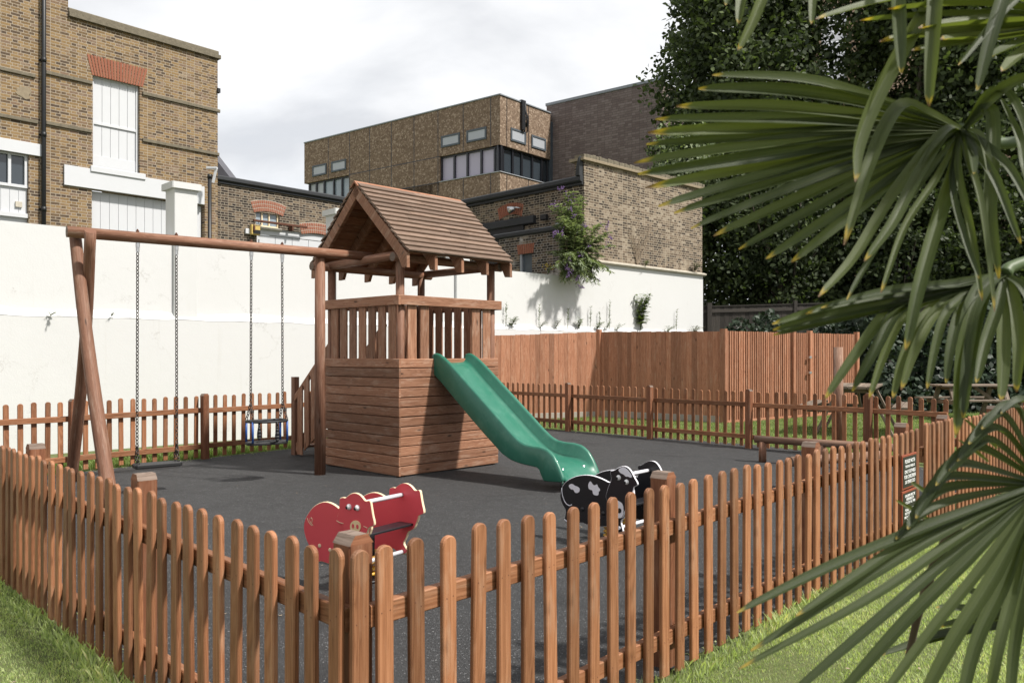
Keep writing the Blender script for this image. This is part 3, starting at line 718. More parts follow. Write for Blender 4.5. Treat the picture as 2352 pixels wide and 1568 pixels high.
def joint(pl, a, b, c, d, al):
    jb = MB(); pbox(jb, pl, a, b, c, d, -.01, .006, ch=0, along=al); jb.build('panel_joint', 'window_black', of)
for x in (754, 803, 849, 899, 951, 1006, 1064, 1127):
    t = OL.t(x); joint(OL, t-.02, t+.02, (zb0-1.2 if x != 754 else zb1) if x < 1007 else zb1, zt, 'z')
    if x > 1007: joint(OL, t-.02, t+.02, 0, zb0, 'z')
joint(OL, tw, tw2, zb1-.02, zb1+.02, 't'); joint(OL, tw, tw2, zb0-.02, zb0+.02, 't')
for x in (1164, 1214): t = OR.t(x); joint(OR, t-.022, t+.022, zb1, zt, 'z'); joint(OR, t-.022, t+.022, 0, zb0, 'z')
jb = MB(); pbox(jb, OL, -.05, tEnd, zt, zt+.07, -.4, .05, ch=.01); pbox(jb, OR, .06, tRend, zt, zt+.07, -.4, .05, ch=.01); jb.build('parapet_coping', 'lead_grey', of)
def ribbon(pl, t0, t1, z0, z1, cuts, mats_):
    gb = MB(); ed = [t0, *cuts, t1]
    for i in range(len(ed)-1): pbox(gb, pl, ed[i], ed[i+1], z0, z1, -.25, -.22, m=mats_[i], ch=0)
    w = gb.build('ribbon_window', ['glass', 'blind_lilac', 'blind_white', 'pale_glass'], of)
    fb = MB()
    for t in ed: pbox(fb, pl, t-.055, t+.055, z0, z1, -.22, -.12, along='z', ch=.01)
    pbox(fb, pl, t0, t1, z0, z0+.09, -.22, -.13); pbox(fb, pl, t0, t1, z1-.08, z1, -.22, -.13); fb.build('frame', 'window_black', w)
cut = [OL.t(x) for x in (1132, 1101, 1069, 1039)]
ribbon(OL, .06, tw, zb0, zb1, cut, [2, 1, 1, 1, 1])
ribbon(OR, .06, tRend-.05, zb0, zb1, [OR.t(x) for x in (1161, 1183, 1204, 1228, 1250)], [2, 0, 0, 0, 0, 0])
fb = MB(); pbox(fb, OL, -.06, tw, zb0-.004, zb0+.03, -.2, .05); pbox(fb, OR, .05, tRend, zb0-.004, zb0+.03, -.2, .05); fb.build('window_sill', 'blind_white', of)
ribbon(OL, tw2, OL.t(706), zb1-2.6, zb1, [OL.t(x) for x in (781, 762, 740, 722)], [3, 3, 3, 2, 2])
def slot(pl, x0, x1, ym, h):
    t0, t1 = sorted((pl.t(x0), pl.t(x1))); z = pl.z((x0+x1)/2, ym)
    gb = MB(); pbox(gb, pl, t0, t1, z-h/2, z+h/2, -.05, .02, ch=0); w = gb.build('slot_window', 'blind_white', of)
    fb = MB()
    for a in (t0, t1): pbox(fb, pl, a-.05, a+.05, z-h/2-.05, z+h/2+.05, -.02, .05, along='z', ch=.008)
    for a in (z-h/2, z+h/2): pbox(fb, pl, t0+.05, t1-.05, a-.05, a+.05, -.02, .048, ch=.008)
    fb.build('frame', 'frame_grey', w)
slot(OL, 1015.5, 1055, 322.5, .50); slot(OL, 1074, 1116, 310, .52); slot(OL, 719.5, 749, 391, .55); slot(OL, 763, 794, 381, .52)
slot(OR, 1174, 1205.5, 313.5, .55); slot(OR, 1221.5, 1251.5, 329, .55)
cb = MB()
for i in range(7):
    t = OR.t(1196)+i*.05+random.random()*.03; z1 = zt+.06-random.random()*.05; z0 = OR.z(1203, 305)+random.random()*.35
    bow = .12*math.sin(i*1.7)
    cb.tube([OR.pt(t, zt+.12, -.3), OR.pt(t, zt+.13, .06), OR.pt(t+bow*.3, zt-.4, .10), OR.pt(t+bow+.06, (z0+zt)/2, .10+i*.01), OR.pt(t+.10, z0, .10)], .035, 6)
pbox(cb, OR, OR.t(1195), OR.t(1202), OR.z(1199, 300), zt+.1, .02, .16, ch=.02, along='z')
cb.build('cable_bundle', 'black_paint', of)
# plain dark brick block next to it
DK = Plane(OR.pt(tRend, 0, -.3).to_2d()+V((.05, .25)), (.79, -.61))
dk = thing('dark_brick_block', DK.pt(3, 0), 'plain windowless block of dark brown brick beside the office block', 'building')
td, zd = DK.t(1522), DK.z(1400, 212); mb = MB(); walled(mb, DK, 0, td, 0, zd, []); 
D2 = Plane(DK.pt(td, 0).to_2d(), (.55, .835))
walled(mb, D2, 0, 5, 0, zd, []); sidewall(DK, 0, 0, zd, 0, -5)
mb.quad(DK.pt(0, zd, 0), DK.pt(td, zd, 0), DK.pt(td, zd, -5), DK.pt(0, zd, -5), [(0, 0)]*4); mb.build('wall', 'dark_brick', dk)
cb = MB(); pbox(cb, DK, -.03, td+.05, zd, zd+.16, -.3, .06, ch=.02); cb.build('parapet_coping', 'lead_grey', dk)
pb = MB(); q = DK.tz(1497, 180); a = DK.pt(q[0], zd+.15, -1); e = DK.T*.5
pb.tube([a, a+V((0, 0, .45)), a+e*1.6+V((0, 0, .75)), a+e*1.6], .03, 6); pb.tube([a-e*.5, a-e*.5+V((0, 0, .4)), a+e*1.1+V((0, 0, .42))], .03, 6); pb.build('roof_rail', 'blind_white', dk)
pbx = MB(); pbox(pbx, OR, tRend+.03, tRend+.28, 0, zt-.4, -.35, -.02, along='z'); pbx.build('recess_panel', 'frame_grey', of)
# office slab behind the trees
SB = Plane((12.6, 40.), (1, -.12)); s_ = SB.tz
sb = thing('apartment_building', SB.pt(6, 0), 'tall pebble dashed building with grey louvres half hidden behind the trees', 'building')
t0, t1 = SB.t(1870), SB.t(2560)
wins = [(SB.t(1990), SB.t(2030), SB.z(2010, 240), SB.z(2010, 150)), (SB.t(2215), SB.t(2420), SB.z(2280, 196), SB.z(2280, 140)), (SB.t(2235), SB.t(2440), SB.z(2280, 574), SB.z(2280, 545))]
lv = (SB.t(1887), SB.t(1946), SB.z(1910, 192), SB.z(1910, 20))
mb = MB(); walled(mb, SB, t0, t1, 0, 24, [*wins, lv], .12); sidewall(SB, t0, 0, 24, 0, -8); mb.build('wall', 'aggregate', sb)
for q in wins:
    gb = MB(); pbox(gb, SB, q[0], q[1], q[2], q[3], -.12, -.1, ch=0); w = gb.build('window', 'blind_white', sb)
    fb = MB(); n = 4
    for i in range(n+1): t = q[0]+(q[1]-q[0])*i/n; pbox(fb, SB, t-.05, t+.05, q[2], q[3], -.1, -.03, along='z')
    pbox(fb, SB, q[0], q[1], q[2]-.05, q[2]+.05, -.1, .06); fb.build('frame', 'blind_white', w)
lb = MB(); z = lv[2]
while z < lv[3]: pbox(lb, SB, lv[0], lv[1], z, z+.47, -.12, -.06, ch=.02); z += .52
lb.build('louvre_panel', 'grey_plastic', sb)
# ================================================================ PICKET FENCES
def catmull(P, n):
    P = [P[0]*2-P[1]]+P+[P[-1]*2-P[-2]]; out = []
    k = len(P)-3
    for i in range(n+1):
        u = i/n*k; j = min(int(u), k-1); t = u-j; a, b, c, d = P[j:j+4]
        out.append(.5*((2*b)+(c-a)*t+(2*a-5*b+4*c-d)*t*t+(3*b-a-3*c+d)*t**3))
    return out
PW, PT = .058, .019
def picket_mesh(h, i):
    mb = MB(); w = PW/2; c = w*.99
    pts = [(-w, .025), (w, .025), (w, h-c)] + [(w*math.cos(a), h-c+c*.92*math.sin(a)) for a in [math.pi*j/10 for j in range(1, 10)]] + [(-w, h-c)]
    mb.slab(pts, (0, 0, 0), (1, 0, 0), (0, 0, 1), (0, -1, 0), PT, .0035, t=random.random())
    for z in (.645, .17):
        for dx in (-.013, .013): q = V((dx+random.uniform(-.004, .004), -PT+.001, z+random.uniform(-.016, .016))); mb.ball(q, .0032, (1, .6, 1), 6, 1)
    return mb.mesh('picket', ['fence_wood', 'rust'])
PICK = [picket_mesh(.845+random.uniform(-.004, .006), i) for i in range(9)]
def post_mb(h, w=.085, peak=.028):
    mb = MB(); q = w/2; mb.box((0, 0, 0), (0, 0, h-peak), w, w, (0, 1, 0), .006, 0)
    c = .020
    b = len(mb.v); mb.v += [V((-q, -q, h-peak)), V((q, -q, h-peak)), V((q, q, h-peak)), V((-q, q, h-peak)), V((-q+c, -q+.002, h)), V((q-c, -q+.002, h)), V((q-c, q-.002, h)), V((-q+c, q-.002, h))]
    u = [(0, 0), (.1, 0), (.1, .05), (0, .05)]; t = random.random()
    for f, mm in (([0, 1, 5, 4], 0), ([1, 2, 6, 5], 1), ([2, 3, 7, 6], 0), ([3, 0, 4, 7], 1), ([4, 5, 6, 7], 1)): mb.face([b+i for i in f], u, mm, False, t)
    return mb.mesh('post', ['post_wood', 'end_wood'])
POST = [post_mb(.875) for i in range(3)]
def place(mesh, name, parent, x, y, rz, z=0., tilt=0., lean=0.):
    return link(name, mesh, parent, Matrix.Translation((x, y, z)) @ Matrix.Rotation(rz, 4, 'Z') @ Matrix.Rotation(tilt, 4, 'Y') @ Matrix.Rotation(lean, 4, 'X'))
def fence(label, A, D, out, ss, posts, zr=(.645, .17), rails=True, name='picket_fence', group='low picket fences round the play area', extra=0., z0=0.):
    "A start, D direction, out outward normal; ss picket stations, posts post stations"
    A, D, out = V(A), V(D).normalized(), V(out).normalized()
    c = A+D*(ss[0]+ss[-1])/2
    root = thing(name, (c.x, c.y, 0), label, 'fence', group)
    rz = math.atan2(D.y, D.x)
    if V((math.sin(rz), -math.cos(rz))).dot(out) < 0: rz += math.pi
    for s in ss:
        p = A+D*s; place(random.choice(PICK), 'picket', root, p.x+random.uniform(-.002, .002), p.y, rz, z0+extra+random.uniform(-.008, .008), random.gauss(0, .006), random.gauss(0, .004))
    for s in posts:
        p = A+D*s-out*.088; place(random.choice(POST), 'post', root, p.x, p.y, rz, z0+random.uniform(-.006, .006), random.gauss(0, .004))
    if rails:
        ed = [ss[0]-.03, *[s for s in posts if ss[0] < s < ss[-1]], ss[-1]+.03]
        for z in zr:
            for a, b in zip(ed[:-1], ed[1:]):
                if b-a < .25: continue
                mb = MB(); o = -out*.0225; p, q = A+D*(a+.002)+o, A+D*(b-.002)+o
                mb.box((p.x, p.y, z+z0+random.uniform(-.006, .006)), (q.x, q.y, z+z0+random.uniform(-.006, .006)), .036, .066, (0, 0, 1), .004); mb.build('rail', 'fence_wood', root)
    return root
def rnge(a, b, p): return [a+p*i for i in range(int((b-a)/p)+1)]
nL, nR = V((-.714, -.70)), V((.739, -.674))
fence('picket fence run in shade along the lawn, from the corner post past the swing frame', FC, DL, nL, rnge(.045, 8.2, .1232), [1.74, 3.43, 5.1, 6.8])
fence('sunlit picket fence run from the corner post to the notice board', FC, DR, nR, [.033]+rnge(.126, 5.2, .1258), [.085, 1.786, 3.43, 5.12])
gt = FC+DR*5.20
g = fence('picket gate beside the black notice board', gt+nR*.03, DR, nR, rnge(.05, .86, .108), [], (.66, .19), True, 'picket_gate', None, .035)
mb = MB(); a, b = gt+DR*.06-nR*.0, gt+DR*.88; mb.box((a.x, a.y, .2), (b.x, b.y, .66), .03, .06); mb.build('brace', 'fence_wood', g)
for z in (.2, .66):
    mb = MB(); a, b = gt+DR*.86, gt+DR*1.02; mb.box((a.x, a.y, z), (b.x, b.y, z), .008, .035); mb.build('hinge', 'black_paint', g)
fence('far picket fence run from the gate post to the fan palm', gt+DR*1.02, DR, nR, rnge(.08, 4.2, .126), [.0, 1.75, 3.5])
fence('picket fence run beside the cream wall behind the swings', BL-BLD*3.45, BLD, (-.785, .62), rnge(.1, 9.9, .1415), [1.75, 3.45-.02, 5.22, 7.0, 8.7])
fence('picket fence run in front of the tall brown fence and the picnic tables', BR0, BRD, (.728, .685), rnge(.1, 8.3, .1425), [.0, 1.93, 3.75, 5.55, 7.3])

# notice boards
SP = Plane((FC+DR*5.0+nR*.022).to_2d(), DR)
def notice(x0, x1, yt, yb, label, lines, big):
    t0, t1 = SP.t(x0), SP.t(x1); xm = (x0+x1)/2; zt, zb = SP.z(x0+3, yt), SP.z(x0+3, yb)
    zt, zb = SP.z(xm, yt), SP.z(xm, yb)
    r = thing('notice_board', SP.pt((t0+t1)/2, zb), label, 'sign', 'notices on the picket fence')
    mb = MB(); pbox(mb, SP, t0, t1, zb, zt, .0, .010, ch=.002); mb.build('border', 'sign_orange', r)
    d = .014; mb = MB(); pbox(mb, SP, t0+d, t1-d, zb+d, zt-d, .0102, .0125, ch=.0); mb.build('panel', 'sign_black', r)
    H, W = zt-zb-2*d, t1-t0-2*d
    sz = H/(len(lines)+.9)*.98
    for i, ln in enumerate(lines):
        if not ln: continue
        w = sz*.55*len(ln); s = min(sz*1.05, W*.88/(.60*len(ln)))
        text(ln, s, SP.pt((t0+t1)/2, zt-d-H*(i+.95)/(len(lines)+.9), .0135), SP.T, (0, 0, 1), 'white_ink', r, ext=.0004, weight=.0003)
notice(2069, 2102, 1041.5, 1119.5, 'upper black notice with orange border saying the play area suits children 3-8', ['PLEASE NOTE:', 'THIS PLAY AREA IS', 'ONLY SUITABLE', 'FOR CHILDREN', '3-8 YEARS OLD'], 1)
notice(2069, 2102, 1123.5, 1203, 'lower black notice with small white lettering, half hidden by palm tips', ['CHILDREN MUST BE', 'SUPERVISED BY', 'ADULTS AT ALL TIMES', '', 'PLEASE TAKE CARE', 'PLAY EQUIPMENT IS', 'USED AT YOUR OWN RISK', 'THANK YOU'], 0)

# ================================================================ TALL FENCES
def closeboard(label, A, B, z0, h0, h1, bw, nx, batten, mat, posts, group=None, name='close_board_fence', cap=False, ph=.05):
    A, B = V(A), V(B); D = (B-A).normalized(); L = (B-A).length; nrm = V((D.y, -D.x)); nrm = nrm if nrm.dot(-A) > 0 else -nrm
    root = thing(name, ((A+B).x/2, (A+B).y/2, 0), label, 'fence', group); mb = MB(); n = round(L/bw)
    for i in range(n):
        s = (i+.5)*L/n; h = h0+(h1-h0)*s/L+random.uniform(-.006, .006); p = A+D*s+nrm*(.004*(i % 2)); tilt = random.gauss(0, .003)
        q = p+D*tilt
        mb.box((p.x, p.y, z0), (q.x, q.y, h), bw*1.04 if not batten else bw*.62, .014 if not batten else .03, (nrm.x, nrm.y, 0), .002)
    mb.build('boards', mat, root)
    if batten:
        bb = MB(); a, b = A-nrm*.03, B-nrm*.03; bb.box((a.x, a.y, (z0+h0)/2), (b.x, b.y, (z0+h1)/2), .01, (h0-z0-.04)); bb.build('backing', mat, root)
    gb = MB(); gb.box((A.x, A.y, z0/2), (B.x, B.y, z0/2), .05, z0); gb.build('gravel_board', 'concrete' if not batten else mat, root)
    for s, w in posts:
        p = A+D*(s*L)+nrm*.02; pb = MB(); h = h0+(h1-h0)*s+ph; pb.box((p.x, p.y, 0), (p.x, p.y, h), w, w, (D.x, D.y, 0), .008); pb.build('post', mat, root)
    if cap:
        cb = MB(); cb.box((A.x, A.y, h0+.02), (B.x, B.y, h1+.02), .06, .035); cb.box((A.x+nrm.x*.03, A.y+nrm.y*.03, h0-.12), (B.x+nrm.x*.03, B.y+nrm.y*.03, h1-.12), .03, .09); cb.build('capping_rail', mat, root)
    return root
CB0, CB1 = V((1.95, 18.15)), V((4.27, 16.4))
closeboard('tall brown close board fence panel between the play tower and its joint post', (-.55, 17.05), CB0, .12, 1.77, 1.885, .115, 0, False, 'close_wood', [(.0, .09)], 'tall brown boarded fences')
closeboard('tall knotty brown fence panel meeting the slatted panel at a corner post', CB0, CB1, .14, 1.885, 1.85, .115, 0, False, 'close_wood', [(.0, .10), (1., .12)], 'tall brown boarded fences')
sl = closeboard('tall slatted brown fence with narrow battens and a gate catch', V((4.33, 16.45)), V((8.15, 19.3)), .05, 1.86, 1.86, .075, 0, True, 'close_wood', [(.47, .10), (.60, .10), (1., .1)], 'tall brown boarded fences')
lb = MB()
for zz in (.98, 1.32):
    p = V((4.33, 16.45))+V((3.82, 2.85))*.575; lb.box((p.x+.03, p.y-.09, zz), (p.x+.10, p.y-.04, zz), .05, .05)
lb.build('latch', 'steel', sl)
closeboard('dark weathered boarded fence under the trees beside the white wall end', (5.45, 23.2), (13.5, 23.6), .1, 2.72, 2.95, .12, 0, False, 'old_wood', [(.02, .14), (.33, .1), (.66, .1)], None, 'close_board_fence', True, .12)

# ================================================================ PLAY TOWER
U, Nn = V((.695, .718, 0)).normalized(), V((.718, -.695, 0)).normalized()     # along the slide face; out of it
C = V((-1.268, 9.15, 0)); S = 1.56
Lc, Rc = C-Nn*1.49, C+U*S; Bc = Rc-Nn*1.49; SD = 1.49
tower = thing('play_tower', tuple((C+Bc)/2), 'square wooden play tower with shingled roof beside the swings', 'play tower')
HB = 1.345
def planks(P, D, L, nrm, z0, z1, n, name, gaps=()):
    mb = MB(); h = (z1-z0)/n
    q_ = -nrm*.034+V((0, 0, (z0+z1)/2)); lh = z1-z0-.02
    if not gaps: mb.box(P+q_+D*.01, P+q_+D*(L-.03), .004, lh, (0, 0, 1), 0)
    else:
        for a_, b_ in ((.01, .42), (1.12, L-.03)): mb.box(P+q_+D*a_, P+q_+D*b_, .004, lh, (0, 0, 1), 0)
    for i in range(n):
        a, b = P+nrm*.0, P+D*L
        o = nrm*random.uniform(-.002, .002)
        mb.box(a+o+V((0, 0, z0+h*(i+.5))), b+o+V((0, 0, z0+h*(i+.5)+random.uniform(-.002, .002))), .026, h-(.007 if i not in gaps else .010), (0, 0, 1), .006)
    return mb.build(name, 'tower_wood', tower)
planks(Lc+V((0, 0, 0))-U*0, Nn, SD+.013, -U, .02, HB, 12, 'board_wall')
planks(C+Nn*.0, U, S, Nn, .02, HB, 12, 'board_wall', (5, 6, 7))
planks(Rc, -Nn, SD, U, .02, HB, 12, 'board_wall')
db = MB()
for i in range(11): q = Lc+U*(S*(i+.5)/11); db.box(q+V((0, 0, 1.16))+Nn*.03, q+V((0, 0, 1.16))+Nn*(SD-.03), S/11-.008, .03)
db.build('floor_deck', 'tower_wood', tower)
inn = {'c': C+U*.06-Nn*.06, 'l': Lc+U*.06+Nn*.06, 'r': Rc-U*.06-Nn*.06, 'b': Bc-U*.06+Nn*.06}
for kx, q in inn.items():
    mb = MB(); mb.cyl(q, q+V((0, 0, 2.47)), .05, n=20); mb.build('corner_post', 'log_wood', tower)
def slats(P, D, ts, nrm, w=.138, z0=HB-.05, z1=2.0):
    for t in ts:
        mb = MB(); q = P+D*t-nrm*.012; mb.box(q+V((0, 0, z0)), q+V((0, 0, z1)), w, .022, nrm, .004); mb.build('slat', 'tower_wood', tower)
slats(Lc, Nn, [.20+.192*i for i in range(7)], -U)
slats(C, U, [.19, .375], Nn, .132); slats(C, U, [1.19, 1.375], Nn, .132)
slats(Rc, -Nn, [.16+.19*i for i in range(7)], U)
slats(Lc, U, [.14], -Nn); slats(Lc, U, [1.08, 1.25, 1.42], -Nn)
def rail_(a, b, z, h, nrm): mb = MB(); o = nrm*.018+V((0, 0, z)); mb.box(a+o, b+o, .034, h, (0, 0, 1), .006); mb.build('guard_rail', 'tower_wood', tower)
rail_(Lc-Nn*.03, C+Nn*.034, 2.005, .112, -U); rail_(C-U*.0, Rc+U*.04, 2.005, .112, Nn); rail_(Rc+Nn*.0, Bc-Nn*.03, 2.005, .112, U); rail_(Lc-U*.02, Bc+U*.02, 2.005, .112, -Nn)
def log(p0, p1, r, name, parent, mats=('log_wood', 'end_wood')):
    mb = MB(); mb.cyl(p0, p1, r, r*.97, 20, 0, 1); return mb.build(name, list(mats), parent)
zb = 2.49
log(Lc-Nn*.05+U*.03+V((0, 0, zb-.0)), C+Nn*.07+U*.03+V((0, 0, zb+.03)), .052, 'cross_log', tower)
log(Bc+U*.0-Nn*.03+V((0, 0, zb)), Rc+Nn*.05+V((0, 0, zb+.0)), .05, 'cross_log', tower)
log(C-U*.05-Nn*.06+V((0, 0, zb+.0)), Rc+U*.12-Nn*.06+V((0, 0, zb)), .05, 'cross_log', tower)
log(Lc-U*.24+Nn*.07+V((0, 0, zb-.02)), Bc+U*.1+Nn*.07+V((0, 0, zb-.02)), .05, 'cross_log', tower)
# roof
M0 = (Lc+C)/2; a0, a1, HWd = -.06, 1.60, .955; ZRG, ZEV = 3.40, 2.515
sl_dir = lambda s: (Nn*s*HWd+V((0, 0, ZEV-ZRG))).normalized()
SLEN = math.hypot(HWd, ZRG-ZEV)
for s in (1, -1):
    d = sl_dir(s); nrm = (d.cross(U)*(-s)); nrm = nrm if nrm.z > 0 else -nrm
    mb = MB(); nC = 14; st = SLEN/nC
    for i in range(nC):
        j = a0-.01+random.uniform(-.012, .012); e = a1+random.uniform(-.015, .02)
        cuts = [j, e]
        for _ in range(random.choice([0, 1, 1, 2])):
            q_ = random.uniform(j+.3, e-.3)
            if all(abs(q_-c_) > .2 for c_ in cuts): cuts.append(q_)
        cuts.sort()
        for c0, c1 in zip(cuts[:-1], cuts[1:]):
            top = M0+d*(st*i-.02)+nrm*.017+V((0, 0, ZRG)); dr = random.uniform(-.007, .010)
            bot = M0+d*(st*(i+1)+.013+dr)+nrm*.047+V((0, 0, ZRG))
            q = (bot-top).normalized(); mid = (top+bot)/2; up = U.cross(q); up = up if up.z > 0 else -up
            mb.box(mid+U*(c0+.002), mid+U*(c1-.002), (bot-top).length, .019, up, .002)
    mb.build('roof_shingles', 'shingle_wood', tower)
    mb = MB()
    for i in range(11): q = M0+d*(SLEN*(i+.5)/11)+V((0, 0, ZRG)); mb.box(q+U*(a0+.03)+nrm*.006, q+U*(a1-.03)+nrm*.006, SLEN/11-.006, .012, nrm, .001)
    mb.build('roof_sheathing', 'tower_wood', tower)
    for i in range(5):
        a = a0+.018+(a1-a0-.036)*i/4; o = M0+U*a+V((0, 0, ZRG))
        # rafter profile in (down-slope, normal) with plumb-cut foot
        h = .115; mb = MB(); L2 = SLEN+.005
        h = .125; pts = [(0, -.003), (SLEN+.01, -.003), (SLEN+.118, -.115), (SLEN+.045, -.175), (SLEN-.035, -h-.02), (SLEN-.12, -h), (.02, -h)]
        mb.slab([(p[0], p[1]) for p in pts], o-U*.022, d, nrm, U, .044, .004); mb.build('rafter', 'tower_wood', tower)
mb = MB(); o = M0+V((0, 0, ZRG))
mb.box(o+U*(a0-.03)+Nn*.036+V((0, 0, .0)), o+U*(a1+.0)+Nn*.036+V((0, 0, .0)), .10, .018, sl_dir(1).cross(U)*-1, .003)
mb.box(o+U*(a0-.03)-Nn*.03, o+U*(a1)-Nn*.03, .10, .018, sl_dir(-1).cross(U), .003); mb.build('ridge_cap', 'close_wood', tower)
# stairs at the back
ST = -Nn
def stair_side(P):
    mb = MB(); mb.box(P+ST*-.02+V((0, 0, 1.80)), P+ST*1.2+V((0, 0, .76)), .03, .075, (0, 0, 1), .005); mb.build('stair_handrail', 'tower_wood', tower)
    for i in range(6):
        s = .16+.165*i; zt = 1.79-.87*s; zb_ = max(.03, .70-.69*s); mb = MB()
        pts = [(s-.058, zb_+.04 if zb_ > .04 else .03), (s+.058, max(.03, zb_-.04)), (s+.058, zt-.06), (s-.058, zt+.04)]
        mb.slab(pts, P-U*.02, ST, V((0, 0, 1)), -U, .022, .003); mb.build('stair_slat', 'tower_wood', tower)
    mb = MB(); mb.box(P+ST*.02+U*.02+V((0, 0, 1.02)), P+ST*1.16+U*.02+V((0, 0, .08)), .035, .14, (0, 0, 1), .005); mb.build('stair_stringer', 'tower_wood', tower)
stair_side(Lc+U*.28); stair_side(Lc+U*.92)
for i in range(5):
    s = .18+.21*i; z = 1.14-.20*(i+1); mb = MB(); mb.box(Lc+ST*s+U*.32+V((0, 0, z)), Lc+ST*s+U*.88+V((0, 0, z)), .19, .03, (0, 0, 1)); mb.build('stair_tread', 'tower_wood', tower)
npz = gnd(678, 1045); mb = MB(); mb.box(npz, npz+V((0, 0, 1.08)), .085, .085, U, .01); mb.build('newel_post', 'log_wood', tower)

# ---------------------------------------------------------------- slide
S0 = C+U*.785
slide = thing('slide', tuple(S0+Nn*1.1), 'glossy green plastic slide running down from the play tower', 'slide')
top = [(-.02, 1.395), (.03, 1.405), (.09, 1.395), (.16, 1.36), (.25, 1.305), (.37, 1.22), (.62, 1.035), (.87, .85), (1.12, .662), (1.25, .563), (1.36, .490), (1.45, .455), (1.56, .442), (1.68, .442), (1.78, .425), (1.86, .375), (1.92, .30), (1.965, .225), (2.0, .155)]
bot = [(-.02, 1.17), (.03, 1.14), (.09, 1.10), (.16, 1.05), (.25, .98), (.37, .885), (.62, .695), (.87, .51), (1.12, .335), (1.25, .278), (1.36, .255), (1.45, .245), (1.56, .238), (1.66, .232), (1.70, .16), (1.735, .105), (1.82, .108), (1.92, .114), (2.0, .12)]
flo = [(-.02, 1.30), (.03, 1.29), (.09, 1.265), (.16, 1.215), (.25, 1.145), (.37, 1.05), (.62, .862), (.87, .675), (1.12, .49), (1.25, .40), (1.36, .335), (1.45, .30), (1.56, .28), (1.68, .272), (1.78, .262), (1.86, .24), (1.92, .205), (1.965, .17), (2.0, .13)]
def interp(tab, d):
    for (a, b), (c, e) in zip(tab[:-1], tab[1:]):
        if a <= d <= c: return b+(e-b)*(d-a)/(c-a)
    return tab[-1][1]
ds = sorted({*np.linspace(-.02, 1.99, 64), 2.0, 1.70, 1.735})
mb = MB(); rows = []
for d in ds:
    zt_, zb_, zf = interp(top, d), interp(bot, d), interp(flo, d)
    zf = min(zf, zt_-.012); zb_ = min(zb_, zf-.008)
    W = .275+.02*min(1, max(0, (d-1.5)/.4))
    half = [(-W, zb_), (-W-.006, zb_+.01), (-W-.004, zt_-.02), (-W+.006, zt_-.004), (-W+.018, zt_), (-W+.032, zt_-.005), (-W+.042, zt_-.02), (-W+.06, zf+.035 if zt_-zf > .06 else zf+.004), (-W+.085, zf+.008), (-W+.125, zf)]
    half += [(-.07, zf-.004)]
    ring = half+[(-a, b) for a, b in half[::-1]]
    rows.append([S0+U*a+Nn*d+V((0, 0, b)) for a, b in ring])
n = len(rows[0])
for r in rows: mb.v += r
for i in range(len(rows)-1):
    for j in range(n-1): mb.face([i*n+j, (i+1)*n+j, (i+1)*n+j+1, i*n+j+1], [(0, 0)]*4, 0, True)
# rolled lip under the exit
e = len(rows)-1; b = len(mb.v); mb.v += [p+V((0, 0, -.035))-Nn*.012 for p in rows[-1]]
for j in range(n-1): mb.face([e*n+j, b+j, b+j+1, e*n+j+1], [(0, 0)]*4, 0, True)
chute = mb.build('chute', 'slide_green', slide)
md = chute.modifiers.new('shell', 'SOLIDIFY'); md.thickness = .006; md.offset = 0
for s in (-1, 1):
    mb = MB(); q = S0+Nn*1.88+U*(.17*s); mb.cyl(V((q.x, q.y, .006)), V((q.x, q.y, .235)), .02, n=12); mb.build('support_leg', 'steel', slide)

# ================================================================ SWING FRAME AND SWINGS
bz = 2.556
B0, Bd = V((-2.197, 9.317, bz)), V((2.013, 1.597, 0))
def onbeam(x): r = (x-CX)/F; t = (r*B0.y-B0.x)/(Bd.x-r*Bd.y); return B0+Bd*t
bd = Bd.normalized(); bp = V((.62, -.785, 0)).normalized()
sw = thing('swing_frame', tuple(onbeam(400)*1)[:2]+(0,), 'wooden log swing frame with crossed legs joined to the tower', 'swing frame')
log(onbeam(153), onbeam(853), .0545, 'beam', sw)
for f, tp, r in ((gnd(259, 1184), V((-4.215, 7.86, 2.52)), .064), (gnd(163, 1107), V((-3.935, 7.60, 2.545)), .060)):
    mb = MB(); bow = V((-.045, .05, 0)) if r > .062 else V((.03, .0, 0)); P_ = catmull([f, f+(tp-f)*.35+bow*.9, f+(tp-f)*.68+bow, tp], 16); mb.tube(P_, r, 20, r1=r*.84)
    mb.build('leg', ['log_wood', 'end_wood'], sw)
f = gnd(735, 1091); mb = MB(); mb.cyl(f, V((f.x, f.y, bz-.045)), .064, .058, 22, 0, 1); mb.build('upright_post', ['log_wood', 'end_wood'], sw)
for x in (316, 405, 577, 648):
    q = onbeam(x); mb = MB(); mb.cyl(q+V((0, 0, -.07)), q+V((0, 0, .075)), .009, n=8); mb.cyl(q+V((0, 0, .048)), q+V((0, 0, .066)), .018, n=6); mb.cyl(q+V((0, 0, .066)), q+V((0, 0, .082)), .013, .006, n=8); bolt = mb.build('hanger_bolt', 'rust', sw)
    mb = MB(); mb.box(q+V((0, 0, -.055)), q+V((0, 0, -.10)), .042, .034, bd, .006); mb.box(q+V((0, 0, -.10)), q+V((0, 0, -.145)), .03, .03, bd, .008); mb.build('swivel_hanger', 'steel', sw)
def chain(mb, p0, p1, link_l=.044, r=.0048, w=.0135):
    p0, p1 = V(p0), V(p1); D = p1-p0; L = D.length; D.normalize(); n = max(1, round(L/(link_l*.80)))
    A = D.cross(V((.3, .7, .1))).normalized(); Bv = D.cross(A)
    for i in range(n):
        c = p0+D*(L*(i+.5)/n); S_ = A if i % 2 else Bv; h = link_l/2; pts = []
        for k in range(8):
            a = 2*math.pi*k/8; pts.append(c+S_*math.cos(a)*w+D*(math.sin(a)*(h-w*.0)))
        mb.tube(pts, r, 5, closed=True)
